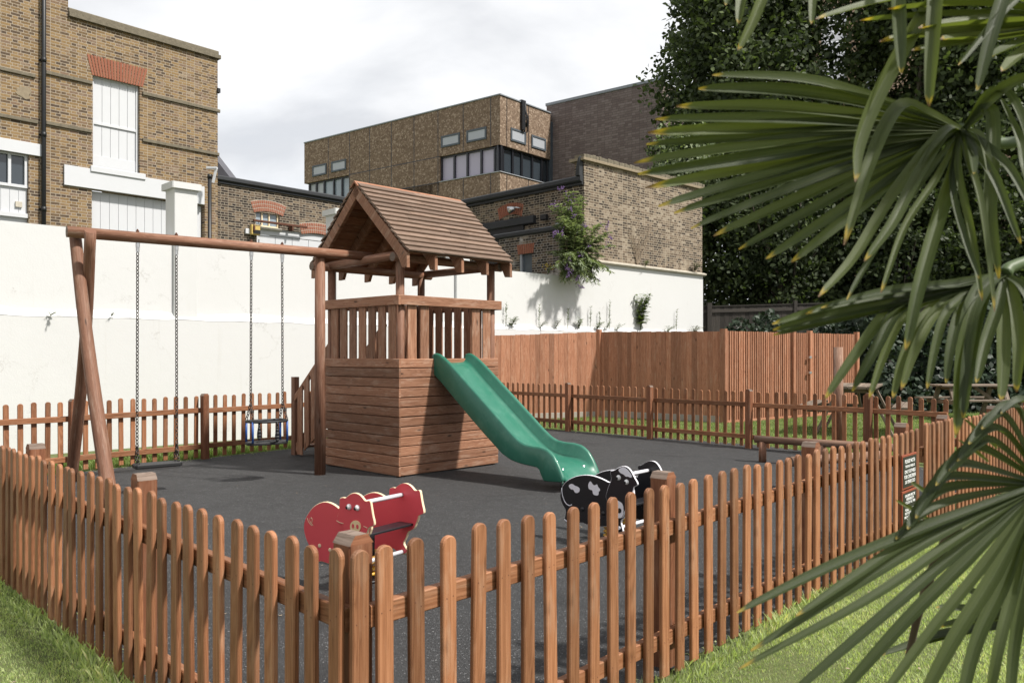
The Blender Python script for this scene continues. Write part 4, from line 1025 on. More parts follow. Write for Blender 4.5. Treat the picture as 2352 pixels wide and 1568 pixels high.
# flat swing
fx = [onbeam(316), onbeam(405)]; zs = at(360, 1064, onbeam(360).y).z
fs = thing('flat_swing', ((fx[0]+fx[1])/2).to_tuple()[:2]+(zs,), 'flat black rubber swing seat hanging on long chains', 'swing')
cdir = (fx[1]-fx[0]).normalized(); pd = V((cdir.y, -cdir.x, 0)); mid = (fx[0]+fx[1])/2
for q, s in ((fx[0], -1), (fx[1], 1)):
    e = V((mid.x, mid.y, zs+.012))+cdir*(.19*s); top_ = q+V((0, 0, -.15)); j = e+V((0, 0, .20)); mb = MB()
    chain(mb, top_, j)
    for o in (-1, 1): chain(mb, j, e+pd*.062*o)
    mb.build('chain', 'chain_steel', fs)
mb = MB(); w = .085; Lh = .225
pts = [(-Lh, -w+.02), (-Lh+.02, -w), (Lh-.02, -w), (Lh, -w+.02), (Lh, w-.02), (Lh-.02, w), (-Lh+.02, w), (-Lh, w-.02)]
mb.slab(pts, V((mid.x, mid.y, zs-.034)), cdir, pd, V((0, 0, 1)), .044, .010); mb.build('seat', 'rubber', fs)
# toddler swing
fx = [onbeam(577), onbeam(648)]; mid = (fx[0]+fx[1])/2; ym = onbeam(613).y
zs, zr_ = at(613, 1013, ym).z, at(613, 966, ym).z
ts_ = thing('toddler_swing', (mid.x, mid.y, zs), 'toddler swing seat with black ring and blue uprights', 'swing')
cdir = (fx[1]-fx[0]).normalized(); pd = V((cdir.y, -cdir.x, 0))
hw_ = .205; O = V((mid.x, mid.y, 0))
for q, s in ((fx[0], -1), (fx[1], 1)):
    j = O+cdir*(.18*s)+V((0, 0, zr_+.20)); mb = MB(); chain(mb, q+V((0, 0, -.15)), j)
    for o in (-1, 1): chain(mb, j, O+cdir*((hw_-.015)*s)+pd*(.10*o)+V((0, 0, zr_+.01)))
    mb.build('chain', 'chain_steel', ts_)
def ringpt(a, rx, ry): 
    c, s_ = math.cos(a), math.sin(a); k_ = (abs(c)**3+abs(s_)**3)**(-1/3); return c*k_*rx, s_*k_*ry
mb = MB(); mb.tube([O+cdir*x+pd*(y*(1+.35*math.cos(math.pi*x/(2*hw_)) if y > 0 else 1-.25*math.cos(math.pi*x/(2*hw_))))+V((0, 0, zr_)) for x, y in [ringpt(2*math.pi*i/32, hw_+.01, .135) for i in range(32)]], .0135, 8, closed=True); mb.build('ring', 'rubber', ts_)
mb = MB(); pts = [ringpt(2*math.pi*i/24, hw_+.025, .125) for i in range(24)]
mb.slab(pts, O+V((0, 0, zs-.03)), cdir, pd, V((0, 0, 1)), .032, .007)
for o in (-.07, -.025, .025, .07): mb.box(O+cdir*-.13+pd*o+V((0, 0, zs+.004)), O+cdir*.13+pd*o+V((0, 0, zs+.004)), .014, .006)
mb.build('seat', 'rubber', ts_)
for s in (-1, 1):
    for o in (-1, 1):
        q = O+cdir*((hw_-.012)*s)+pd*(.095*o); mb = MB(); mb.cyl(q+V((0, 0, zs)), q+V((0, 0, zr_)), .0125, n=10); mb.build('blue_upright', 'blue_paint', ts_)
for o in (1, -1):
    q = O+pd*(.135*(1.33 if o > 0 else -.78))+cdir*(.045*o); mb = MB()
    prof = [(.012, 0), (.012, -.05), (.013, -.075), (.020, -.11), (.025, -.15), (.024, -.185), (.014, -.215), (.005, -.222)]
    for (r0, h0), (r1, h1) in zip(prof[:-1], prof[1:]): mb.cyl(q+V((0, 0, zr_+h0)), q+V((0, 0, zr_+h1)), r0, r1, 12)
    if o > 0: mb.tube([q+V((0, 0, zr_-.215)), q-pd*.06+V((0, 0, zr_-.222)), q-pd*.14+V((0, 0, zs-.03))], .008, 6)
    mb.build('grip', 'rubber', ts_)

# ================================================================ SPRINGERS
def springer(name, label, pc, cY, D, conv, body, head, mats, off, headz=.012):
    pl = Plane((at(pc, 0, cY).x, cY), D); cv = lambda p: pl.tz(*conv(*p))
    off = V(off); Nf = pl.N
    ctr = pl.pt(0, 0)+off/2
    r = thing(name, (ctr.x, ctr.y, 0), label, 'spring rocker')
    X, Z = pl.T, V((0, 0, 1)); P0 = pl.pt(0, 0)
    gap = off-X*off.dot(X)
    face, edge = mats
    bp_ = [cv(p) for p in body]; hp_ = [cv(p) for p in head]
    for k_ in (0, 1):
        o = P0 if k_ == 0 else P0+off
        mb = MB(); mb.slab(bp_, o, X, Z, Nf, .018, .0035, 0, 1); bo = mb.build('side_panel', [face, edge], r)
        mb = MB()
        if k_ == 0: mb.slab(hp_, o+Nf*.0185, X, Z, Nf, .016, .0035, 0, 1)
        else: mb.slab(hp_, o+Nf*.0005, X, Z, Nf, .0185, .0006, 0, 1)
        hb_ = mb.build('head_panel', [face, edge], r)
        if k_ == 0: res = (pl, cv, P0, X, Z, Nf, bo, hb_, r)
        else: far = hb_
    return res
def smooth(pts, it=1, closed=True):
    for _ in range(it):
        q = []
        n = len(pts)
        for i in range(n if closed else n-1):
            a, b = pts[i], pts[(i+1) % n]; q += [(a[0]*.75+b[0]*.25, a[1]*.75+b[1]*.25), (a[0]*.25+b[0]*.75, a[1]*.25+b[1]*.75)]
        pts = q
    return pts
def cap_ball(parent, name, c, r, N, m, sq=.55):
    rot = N.to_track_quat('Z', 'Y').to_matrix(); mb = MB(); mb.ball(c, r, (1, 1, sq), 16, 0, rot); return mb.build(name, m, parent)
def finish(res, conv, eyes, er, look, hb_y, far_shift, off, spring_m, seat_px, foot, seat_m, pole_end):
    pl, cv, P0, X, Z, Nf, bo, hd, r = res; off = V(off)
    fo = .0355
    for ex, ey in eyes:
        t, z = cv((ex, ey)); c = pl.pt(t, z, fo); e = cap_ball(hd, 'eye', c, er, Nf, 'eye_white', .8)
        cap_ball(e, 'pupil', c+Nf*er*.60+X*look[0]*er+Z*look[1]*er, er*.54, Nf, 'black_ink', .6)
    for (x, y), nm in ((hb_y, 'hand_bar'), (foot, 'foot_bar')):
        t, z = cv((x, y)); a = pl.pt(t, z, 0.03); b = a+off-Nf*.045; mb = MB(); mb.cyl(a, b, .013, n=14); bar = mb.build(nm, 'white_board' if pole_end == 'black_board' else 'grey_plastic', r)
        mb = MB()
        d = (b-a).normalized()
        mb.cyl(b-d*.022, b, .019, .024, 14); mb.build('end_cap', pole_end, bar)
    t, z = cv(seat_px); a = pl.pt(t, z, 0); mb = MB(); mb.box(a+off*.04, a+off*.96, .115, .014, (0, 0, 1), .005); mb.build('seat', seat_m, r)
    mb = MB(); c = pl.pt(0, 0)+off/2; zt = z-.13
    mb.box(V((c.x, c.y, z-.19)), V((c.x, c.y, z-.02)), .07, .07, X); mb.build('bracket', 'black_board', r)
    mb = MB(); turns = 4.2; N_ = 80; c0 = V((c.x, c.y, .03)); ztop = max(.16, z-.17)
    mb.tube([c0+V((math.cos(2*math.pi*turns*i/N_)*.078, math.sin(2*math.pi*turns*i/N_)*.078, (ztop-.03)*i/N_)) for i in range(N_+1)], .0095, 8); mb.build('coil_spring', spring_m, r)
    mb = MB(); mb.cyl(V((c.x, c.y, .008)), V((c.x, c.y, .024)), .105, n=24); mb.build('base_plate', 'black_paint', r)
pconv = lambda x, y: (686+x*.1484, 1090.25+y*.1484)
pbody = [(670, 520), (600, 462), (520, 418), (430, 403), (340, 428), (255, 485), (190, 568), (140, 655), (114, 745), (110, 830), (130, 930), (165, 1030), (205, 1105), (207, 1150), (193, 1205), (200, 1270), (240, 1320), (330, 1335), (400, 1330), (450, 1352), (530, 1378), (640, 1375), (720, 1335), (770, 1345), (850, 1445), (960, 1425), (985, 1370), (940, 1310), (912, 1245), (950, 1185), (990, 1065), (1120, 940), (1170, 800), (1130, 600), (960, 470), (800, 440)]
phead = [(693, 400), (698, 350), (722, 333), (760, 330), (790, 342), (826, 303), (885, 266), (945, 261), (1005, 284), (1052, 330), (1088, 380), (1120, 388), (1155, 375), (1178, 395), (1190, 470), (1212, 610), (1238, 720), (1234, 768), (1195, 782), (1150, 800), (1126, 880), (1108, 960), (1070, 1030), (940, 1075), (830, 1030), (775, 930), (742, 745), (700, 722), (652, 690), (655, 650), (676, 580), (690, 490)]
poff = (.235, .335, 0)
res = springer('pig_rocker', 'red wooden pig spring rocker with cream edges and googly eyes', 786, 4.85, (.82, -.57), pconv, smooth(pbody), smooth(phead), ('red_board', 'cream_edge'), poff)
finish(res, pconv, [(850, 478), (978, 494)], .0185, (-.46, -.22), (895, 452), None, poff, 'yellow_paint', (960, 925), (895, 1392), 'black_board', 'cream_edge')
pl, cv, P0, X, Z, Nf, bo, hd, r = res
rot = Nf.to_track_quat('Z', 'Y').to_matrix()
def decal(parent, name, pts, m, o, th=.0022):
    mb = MB(); mb.slab([cv(p) for p in pts], P0+Nf*o, X, Z, Nf, th, 0); return mb.build(name, m, parent)
def ell(cx, cy, a, b, n=20, th=0): return [(cx+a*math.cos(2*math.pi*i/n)*math.cos(th)-b*math.sin(2*math.pi*i/n)*math.sin(th), cy+a*math.cos(2*math.pi*i/n)*math.sin(th)+b*math.sin(2*math.pi*i/n)*math.cos(th)) for i in range(n)]
sn = decal(hd, 'snout', ell(950, 782, 82, 96), 'snout_cream', .0345, .004)
for q in ((916, 772), (984, 782)): decal(sn, 'nostril', ell(*q, 17, 36, 14, -.1), 'red_board', .0382)
def gro(parent, name, pts, m, o, r_=.0022): mb = MB(); mb.tube([pl.pt(*cv(p), o) for p in pts], r_, 5); mb.build(name, m, parent)
gro(bo, 'curly_tail', [(168, 655), (185, 710), (215, 750), (235, 770), (262, 770), (232, 740), (208, 700), (212, 665), (232, 650), (246, 675), (245, 715), (225, 745)], 'cream_edge', .0185)
gro(hd, 'cheek_line', [(655, 690), (700, 720), (762, 735)], 'cream_edge', .035); gro(hd, 'cheek_line', [(1072, 775), (1130, 805)], 'cream_edge', .035); gro(bo, 'jaw_line', [(735, 745), (750, 830), (775, 915)], 'line_groove', .0185)
for q in ((360, 1085), (520, 1150)): cap_ball(bo, 'bolt_cap', pl.pt(*cv(q), .018), .013, Nf, 'cream_edge')
cconv = lambda x, y: (1274+x*.14455, 1035.1+y*.14455)
cbody = [(895, 500), (800, 447), (680, 398), (560, 374), (450, 376), (330, 404), (230, 455), (160, 528), (120, 605), (104, 700), (120, 790), (158, 872), (196, 935), (190, 1010), (168, 1078), (200, 1125), (262, 1165), (340, 1160), (450, 1130), (530, 1165), (640, 1192), (760, 1200), (860, 1192), (950, 1200), (990, 1270), (1035, 1300), (1088, 1298), (1112, 1275), (1094, 1200), (1070, 1110), (1120, 1060), (1240, 960), (1290, 760), (1270, 580), (1100, 470)]
chead = [(918, 325), (935, 306), (990, 296), (1050, 255), (1130, 227), (1205, 247), (1262, 315), (1305, 405), (1360, 495), (1362, 530), (1335, 552), (1300, 562), (1286, 640), (1278, 750), (1210, 830), (1150, 960), (1135, 1040), (1080, 1062), (1010, 1046), (965, 960), (905, 850), (850, 745), (865, 640), (905, 530), (935, 455), (940, 400)]
coff = (.232, .262, 0)
res = springer('cow_rocker', 'black and white wooden cow spring rocker with patches', 1381, 5.95, (.745, -.667), cconv, smooth(cbody), smooth(chead), ('black_board', 'white_board'), coff)
finish(res, cconv, [(1062, 415), (1187, 484)], .0195, (-.25, -.12), (1095, 388), None, coff, 'yellow_paint', (1150, 850), (1052, 1215), 'black_board', 'black_board')
pl, cv, P0, X, Z, Nf, bo, hd, r = res
for pts in ([(245, 550), (270, 520), (310, 515), (340, 545), (390, 560), (425, 590), (420, 640), (385, 665), (345, 655), (325, 605), (280, 605)], [(555, 540), (570, 500), (595, 468), (635, 535), (665, 540), (700, 520), (715, 570), (748, 600), (745, 632), (725, 635), (720, 700), (670, 700), (635, 680), (625, 615), (570, 605)], [(700, 940), (730, 980), (748, 1050), (735, 1100), (700, 1095)]):
    decal(bo, 'patch', smooth(pts), 'white_board', .0185)
decal(hd, 'muzzle', smooth([(1008, 768), (1060, 780), (1130, 830), (1142, 960), (1120, 1042), (1065, 1055), (1010, 1040), (975, 950), (960, 850)]), 'white_board', .0345)
decal(hd, 'nostril', ell(1074, 936, 33, 40), 'black_ink', .037)
decal(hd, 'forehead_patch', smooth([(1058, 282), (1100, 255), (1150, 250), (1200, 282), (1245, 340), (1277, 402), (1255, 420), (1210, 395), (1175, 402), (1140, 362), (1100, 347), (1068, 318)]), 'white_board', .0345)
gro(bo, 'tail_line', [(138, 580), (140, 650), (152, 710), (180, 790), (215, 840), (262, 865), (300, 845)], 'white_board', .0185, .004); gro(bo, 'neck_line', [(900, 530), (875, 610), (858, 690), (856, 770)], 'white_board', .0185, .004); gro(bo, 'hoof_line', [(180, 1075), (220, 1115), (262, 1150)], 'white_board', .0185, .004)
for q in ((465, 918), (795, 985), (1050, 1215)): cap_ball(bo, 'bolt_cap', pl.pt(*cv(q), .018), .017, Nf, 'black_board')

# ================================================================ LOG BEAMS, POST, PICNIC TABLES
def balance(label, p0, p1, r, posts):
    c = (p0+p1)/2; t = thing('balance_beam', (c.x, c.y, 0), label, 'balance beam', 'log balance beams by the gate')
    log(p0, p1, r, 'log', t, ('beam_wood', 'end_wood'))
    for q in posts: a = p0+(p1-p0)*q; mb = MB(); mb.cyl(V((a.x, a.y, .0)), V((a.x, a.y, a.z-r*.5)), r*1.02, n=16); mb.build('stump', 'log_wood', t)
p0 = at(1734, 1008, 10.55); p1 = at(2052, 1029, 9.6); p1.z = p0.z
balance('long log balance beam behind the picket fence, by the tall round post', p0, p1, .047, (.06, .5, .94))
p0 = at(1814, 1060, 8.4); p1 = V((p0.x+1.2, p0.y+.55, p0.z))
balance('short low log balance beam, its sawn end showing past a fence post', p0, p1, .052, (.12, .9))
f = V((4.55, 11.35, 0)); tp = thing('round_post', tuple(f), 'single upright round timber post behind the log balance beam', 'post')
mb = MB(); mb.cyl(f, V((f.x, f.y, HC-(797-HY)/F*f.y)), .066, .062, 22, 0, 1); mb.build('pole', ['beam_wood', 'end_wood'], tp)
def picnic(cx, cy, rz, label, sc=1.):
    R = Matrix.Translation((cx, cy, 0)) @ Matrix.Rotation(rz, 4, 'Z') @ Matrix.Scale(sc, 4); t = thing('picnic_table', (cx, cy, 0), label, 'picnic table', 'picnic tables on the lawn')
    T_ = lambda x, y, z: R @ V((x, y, z)); up = V((0, 0, 1))
    def top_(y0, n, w, z, nm):
        mb = MB()
        for i in range(n): y = y0+(i-(n-1)/2)*(w+.008); mb.box(T_(-.78, y, z), T_(.78, y, z), w*sc, .035*sc, up, .005)
        mb.build(nm, ['bench_wood'], t)
    top_(0, 5, .115, .70, 'table_top'); top_(-.62, 2, .11, .42, 'bench_seat'); top_(.62, 2, .11, .42, 'bench_seat')
    for x in (-.55, .55):
        for s in (-1, 1): mb = MB(); mb.box(T_(x, .20*s, .685), T_(x, .52*s, .0), .045, .10, T_(1, 0, 0)-T_(0, 0, 0), .005); mb.build('leg', 'bench_wood', t)
        for z, h in ((.655, .26), (.36, .70)): mb = MB(); mb.box(T_(x+.045, -h, z), T_(x+.045, h, z), .04, .085, up, .005); mb.build('cross_bearer', 'bench_wood', t)
    for s in (-1, 1): mb = MB(); mb.box(T_(.50*s, 0, .38), T_(.08*s, 0, .66), .04, .07, up); mb.build('brace', 'bench_wood', t)
picnic(6.15, 14.5, math.radians(62), 'weathered wooden picnic table behind the round post and picket fence', 1.18)
picnic(9.75, 17.3, math.radians(3), 'far picnic table seen side on in front of the ivy bank', 1.04)
# ================================================================ FAN PALM
palm = thing('fan_palm', (1.55, 1.75, 0), 'fan palm with long drooping leaves hanging over the lawn and fences', 'palm')
def segment(mb, P, w, N, fold=.28, t=None, n=20, w0=.42, peak=.34, tip=.42, twist=0.):
    P = catmull(P, n); t = random.random() if t is None else t; b = len(mb.v); N = V(N).normalized()
    for i, p in enumerate(P):
        T = (P[min(i+1, n)]-P[max(i-1, 0)]).normalized(); S_ = T.cross(N).normalized(); M_ = S_.cross(T).normalized(); u = i/n
        if twist: S_ = S_*math.cos(twist*u)+M_*math.sin(twist*u); M_ = S_.cross(T).normalized()
        q = w0+(1-w0)*min(1, u/peak) if u < peak else 1-(1-tip)*((u-peak)/(1-peak))**3.2
        if u > .95: q *= 1-.7*((u-.95)/.05)**1.5
        q *= w/2
        mb.v += [p-S_*q+M_*q*fold*2, p-S_*q*.1, p+S_*q*.1, p+S_*q+M_*q*fold*2]
    for i in range(n):
        for j in range(3):
            a = b+i*4+j; ua, ub = i/n, (i+1)/n; v0, v1 = j/3, (j+1)/3
            mb.face([a, a+4, a+5, a+1], [(ua, v0), (ub, v0), (ub, v1), (ua, v1)], 0, True, t)
def frond(segs, hubY, tipY, N, w, petiole=None, arch=0., tone=(0, 1)):
    mb = MB()
    for sgm in segs:
        px, ww = (sgm[0], sgm[1]) if isinstance(sgm[0], list) else (sgm, 1.)
        n = len(px); P = []
        for i, (x, y) in enumerate(px):
            u = i/(n-1); P.append(at(x, y, hubY+(tipY-hubY)*u+random.uniform(-.012, .012)*u))
        segment(mb, P, w*ww*random.uniform(.85, 1.12), V(N)+V((random.uniform(-.25, .25), 0, random.uniform(-.25, .25))), t=random.uniform(*tone), fold=random.uniform(.22, .5), twist=random.uniform(-.35, .35))
    f = mb.build('frond', 'palm_leaf', palm)
    if petiole:
        mb = MB(); mb.tube(catmull([V(p) for p in petiole], 14), .0085, 8, r1=.012); mb.build('petiole', 'palm_stem', f)
def fan(hub, tips, sag=6, k=.5):
    out = []
    for x, y in tips: out.append([hub, (hub[0]+(x-hub[0])*.33, hub[1]+(y-hub[1])*.33-sag*.8), (hub[0]+(x-hub[0])*.68, hub[1]+(y-hub[1])*.68-sag), (x, y)])
    return out
crown = V((1.62, 1.8, 1.95))
H1 = (2206, 298)
f1 = [[H1, (1985, 224), (1838, 187), (1636, 174)], [H1, (1985, 240), (1800, 212), (1604, 205)], [H1, (1980, 268), (1774, 247), (1553, 245)], [H1, (1980, 282), (1770, 275), (1505, 275)],
      [H1, (1980, 291), (1770, 294), (1488, 306)], [H1, (1980, 301), (1770, 313), (1484, 332)], [H1, (1980, 312), (1760, 336), (1456, 376)], [H1, (1985, 322), (1760, 357), (1465, 400)], [H1, (1985, 331), (1770, 374), (1482, 432)],
      [H1, (1990, 345), (1790, 398), (1512, 475)], [H1, (1990, 356), (1800, 412), (1548, 490)], [H1, (2000, 370), (1830, 434), (1587, 526)], [H1, (2010, 380), (1860, 448), (1639, 543)], [H1, (2020, 395), (1890, 468), (1697, 573)],
      [H1, (2040, 410), (1930, 485), (1759, 595)], [H1, (2060, 405), (1960, 487), (1817, 602)]]
frond(f1, 1.46, 1.36, (-.15, -1, .25), .0235, [(crown.x, crown.y, 1.9), (1.25, 1.62, 1.86), at(2300, 330, 1.52), at(2206, 298, 1.46)])
f1b = [([H1, (2130, 262), (2072, 246), (2030, 300), (1988, 405), (1939, 563)], 1.35), ([H1, (2165, 305), (2055, 440), (1962, 590), (1880, 682)], 1.15), ([H1, (2160, 322), (2095, 425), (2048, 515), (1985, 600)], 1.2),
       ([H1, (2188, 400), (2146, 530), (2105, 674), (2079, 804)], 1.25), ([(2200, 315), (2150, 410), (2079, 520), (2023, 673)], .7), ([(2195, 315), (2130, 400), (2040, 525), (1945, 689)], .8),
       ([H1, (2222, 370), (2252, 473), (2284, 716)], .75), ([H1, (2200, 390), (2232, 540), (2256, 690)], .8), ([H1, (2185, 420), (2215, 550), (2249, 640)], .7), ([H1, (2240, 345), (2290, 420), (2345, 560)], .8), ([H1, (2255, 330), (2320, 390), (2380, 500)], .8)]
frond(f1b, 1.45, 1.28, (-.3, -1, .5), .0175)
f5 = [([(2216, 296), (2245, 265), (2272, 256), (2278, 330), (2272, 480), (2294, 640)], 1.25), ([(2216, 296), (2265, 238), (2330, 190), (2420, 165)], 1.1), ([(2216, 296), (2262, 228), (2305, 214), (2340, 270), (2368, 360)], 1.0), ([(2216, 296), (2245, 310), (2262, 345), (2270, 400)], .8), ([(2216, 300), (2230, 350), (2236, 400)], .8), ([(2300, 230), (2340, 320), (2352, 380), (2375, 470)], .8)]
frond(f5, 1.44, 1.34, (-.2, -1, .4), .018)
H2 = (2306, 630)
f2 = [[H2, (2200, 653), (2050, 668), (1886, 707)], [H2, (2140, 664), (1930, 703), (1773, 745)], [H2, (2150, 674), (1940, 718), (1775, 758)], [H2, (2155, 682), (1950, 730), (1776, 770)], [H2, (2150, 668), (2000, 690), (1850, 722)],
      ([H2, (2150, 672), (2050, 708), (1962, 820), (1895, 917)], 1.0), ([H2, (2160, 674), (2062, 715), (2012, 800), (1958, 898)], 1.15), ([H2, (2170, 676), (2075, 730), (2028, 820), (1995, 917)], .9), ([H2, (2190, 678), (2118, 733), (2072, 830), (2050, 915)], 1.),
      ([H2, (2205, 675), (2143, 723), (2097, 810), (2069, 895)], .9), ([H2, (2225, 672), (2172, 722), (2147, 800), (2129, 893)], .9), ([H2, (2245, 668), (2203, 722), (2182, 800), (2173, 879)], .9), ([H2, (2262, 655), (2226, 722), (2206, 850), (2195, 1000)], 1.5),
      ([H2, (2270, 660), (2245, 722), (2222, 850), (2212, 960)], 1.3), ([H2, (2292, 700), (2262, 790), (2242, 879)], 1.1), ([H2, (2303, 720), (2302, 830), (2298, 920)], 1.2), ([H2, (2330, 690), (2340, 790), (2335, 900)], 1.2), ([H2, (2350, 660), (2385, 730), (2400, 820)], 1.1)]
frond(f2, 1.42, 1.32, (-.2, -1, .6), .0178, [(crown.x, crown.y, 1.78), (1.3, 1.6, 1.66), at(2360, 600, 1.45), at(2306, 630, 1.42)], tone=(0, .8))
H3 = (2392, 1112)
f3 = [[H3, (2150, 1204), (1910, 1304), (1693, 1407)], ([H3, (2110, 1232), (1975, 1315), (1828, 1414)], .8), [H3, (2180, 1215), (1990, 1328), (1724, 1494)], [H3, (2190, 1245), (1995, 1378), (1697, 1536)], [H3, (2190, 1275), (2030, 1412), (1780, 1625)],
      [H3, (2230, 1280), (2080, 1430), (1890, 1640)], [H3, (2260, 1300), (2140, 1450), (1990, 1650)], [H3, (2290, 1310), (2190, 1470), (2090, 1660)], [H3, (2310, 1330), (2240, 1480), (2190, 1680)], [H3, (2330, 1340), (2290, 1490), (2255, 1690)], [H3, (2350, 1350), (2325, 1490), (2310, 1700)], [H3, (2375, 1340), (2362, 1500), (2360, 1700)]]
f3b = [[H3, (2230, 1180), (2110, 1216), (2030, 1262)], [H3, (2205, 1150), (2118, 1184), (2058, 1238)], [H3, (2200, 1122), (2128, 1152), (2085, 1215)], [H3, (2205, 1096), (2150, 1112), (2104, 1190)], [H3, (2225, 1068), (2170, 1083), (2122, 1165)],
      [H3, (2262, 1038), (2208, 1046), (2150, 1115)], [H3, (2285, 1020), (2235, 1028), (2180, 1085)], [H3, (2310, 1000), (2255, 995), (2200, 1060)], [H3, (2320, 975), (2280, 958), (2225, 1020)], [H3, (2345, 960), (2310, 935), (2255, 985)], [H3, (2370, 955), (2345, 922), (2300, 950)], [H3, (2400, 980), (2400, 925), (2380, 900)]]
frond(f3, 1.30, 1.20, (-.25, -.75, .9), .020, [(crown.x, crown.y, 1.7), (1.42, 1.5, 1.45), at(2440, 1090, 1.33), at(2392, 1112, 1.30)], tone=(.0, .75))
frond(f3b, 1.31, 1.26, (-.25, -.75, .9), .019, tone=(0, .06))
for q_ in ([(2150, 1205), (2100, 1172), (2057, 1148)], [(2140, 1140), (2112, 1120), (2093, 1107)], [(2290, 1030), (2250, 995), (2213, 962)], [(2270, 1060), (2235, 1035), (2200, 1010)]):
    frond([(q_, .35)], 1.36, 1.36, (0, -1, .3), .022, tone=(.9, 1))
H6 = (2440, 1425)
frond([[H6, (2260, 1445), (2130, 1475), (2026, 1505)], [H6, (2280, 1410), (2150, 1395)], [H6, (2290, 1385), (2200, 1345)], [H6, (2320, 1370), (2240, 1300)], [H6, (2330, 1440), (2150, 1465), (2080, 1500)], [H6, (2290, 1425), (2160, 1440)]], 1.75, 1.7, (0, -.5, 1), .026, [(crown.x, crown.y, 1.5), (1.35, 1.78, 1.1), at(2440, 1425, 1.75)], tone=(0, .3))
H4 = (2530, 48)
f4 = [([H4, (2250, -22), (2045, 2), (1874, 45)], 1.2), [H4, (2250, 36), (1976, 48)], [H4, (2260, 14), (2040, 22)], [H4, (2260, 70), (2021, 97)], [H4, (2310, 90), (2095, 117)], [H4, (2350, 102), (2275, 132)], [H4, (2300, 52), (2110, 66)], [H4, (2280, 85), (2160, 92)], [H4, (2300, -6), (2150, -12)], [H4, (2360, 120), (2300, 165)]]
frond(f4, 1.38, 1.26, (-.1, -.6, 1), .023, [(crown.x, crown.y, 2.0), at(2640, 40, 1.55), at(2530, 48, 1.38)], tone=(.3, 1))
f7 = [([(2085, -150), (2060, -40), (2062, 60), (2070, 169)], 1.2), ([(2160, -150), (2150, -40), (2142, 100), (2134, 245)], 1.15), ([(2350, -140), (2312, -40), (2272, 90), (2244, 208)], 1.0), ([(1880, -140), (1867, -60), (1866, 0), (1864, 56)], .7), ([(1840, -130), (1765, -30), (1728, 50), (1694, 116)], .9), ([(1800, -130), (1718, -40), (1697, 56)], .9), ([(1780, -140), (1672, -50), (1666, 13)], .8),
      ([(2230, -160), (2135, 5), (2060, 130), (2000, 245), (1966, 340), (1963, 418)], 1.3), ([(2380, -40), (2300, 30), (2200, 150)], .7)]
frond(f7, 1.3, 1.24, (-.1, -1, .1), .0195, [(crown.x, crown.y, 2.05), (1.3, 1.45, 2.3), (.85, 1.32, 2.08)], tone=(.2, 1))
mb = MB(); mb.tube(catmull([at(2200, 1200, 1.4), at(2150, 1290, 1.5), at(2115, 1390, 1.55), at(2085, 1512, 1.6)], 12), .011, 7, r1=.006); mb.build('old_leaf_stalk', 'palm_fibre', palm)
mb = MB(); mb.tube([V((1.62, 1.8, -.02)), V((1.63, 1.8, .6)), V((1.6, 1.82, 1.3)), V((1.62, 1.8, 2.0))], .10, 14); mb.build('trunk', 'palm_fibre', palm)

# ================================================================ FOLIAGE
def leafmesh(name, cen, size, mat, out=None, jitter=.35, aspect=.62, droop=.25, tone=None):
    "one kite-shaped leaf per centre; out = preferred facing"
    n = len(cen); a = rng.normal(size=(n, 3)); a[:, 2] -= droop; a /= np.linalg.norm(a, axis=1)[:, None]
    nn = rng.normal(size=(n, 3))*.8+np.array([0, -.25, .6]); 
    if out is not None: nn += out*.8
    nn -= a*(nn*a).sum(1)[:, None]; nn /= np.linalg.norm(nn, axis=1)[:, None]+1e-9; b = np.cross(nn, a)
    L = size*(1+jitter*rng.normal(size=n).clip(-1.5, 1.5)*.5); L = L[:, None]
    c = cen; w = L*aspect*.5
    v = np.stack([c-a*L*.5, c+b*w-a*L*.12+nn*L*.06, c+b*w*.75+a*L*.2+nn*L*.05, c+a*L*.5, c-b*w*.75+a*L*.2+nn*L*.05, c-b*w-a*L*.12+nn*L*.06], 1).reshape(-1, 3)
    f = np.arange(n*6).reshape(n, 6)
    t = rng.random(n)**1.3 if tone is None else tone
    return npmesh(name, v, f, [mat], t)
def blobs(centre, radii, nclump, per, cr, shell=.55, squash=.8, cut=None, lobes=7, lobe_amp=.25):
    "clumps of leaf positions through an uneven crown volume"
    d = rng.normal(size=(nclump, 3)); d /= np.linalg.norm(d, axis=1)[:, None]
    ld = rng.normal(size=(lobes, 3)); ld /= np.linalg.norm(ld, axis=1)[:, None]; la = rng.uniform(-.5, 1, lobes)*lobe_amp
    bump = 1+sum(la[i]*np.clip((d@ld[i]-.45)/.55, 0, 1) for i in range(lobes))
    r = (shell+(1-shell)*rng.random(nclump))**.7*bump
    cc = np.array(centre)+d*r[:, None]*np.array(radii)
    if cut is not None: k = cut(cc); cc, d = cc[k], d[k]
    m = len(cc); cs = cr*rng.uniform(.6, 1.35, m)
    off = rng.normal(size=(m, per, 3)); off /= np.linalg.norm(off, axis=2)[:, :, None]; off *= rng.random((m, per, 1))**.45
    off[:, :, 2] *= squash
    p = (cc[:, None, :]+off*cs[:, None, None]).reshape(-1, 3)
    tn = np.repeat(rng.random(m), per)*.45+rng.random(m*per)**1.5*.55
    return p, np.repeat(d, per, 0), tn, cc
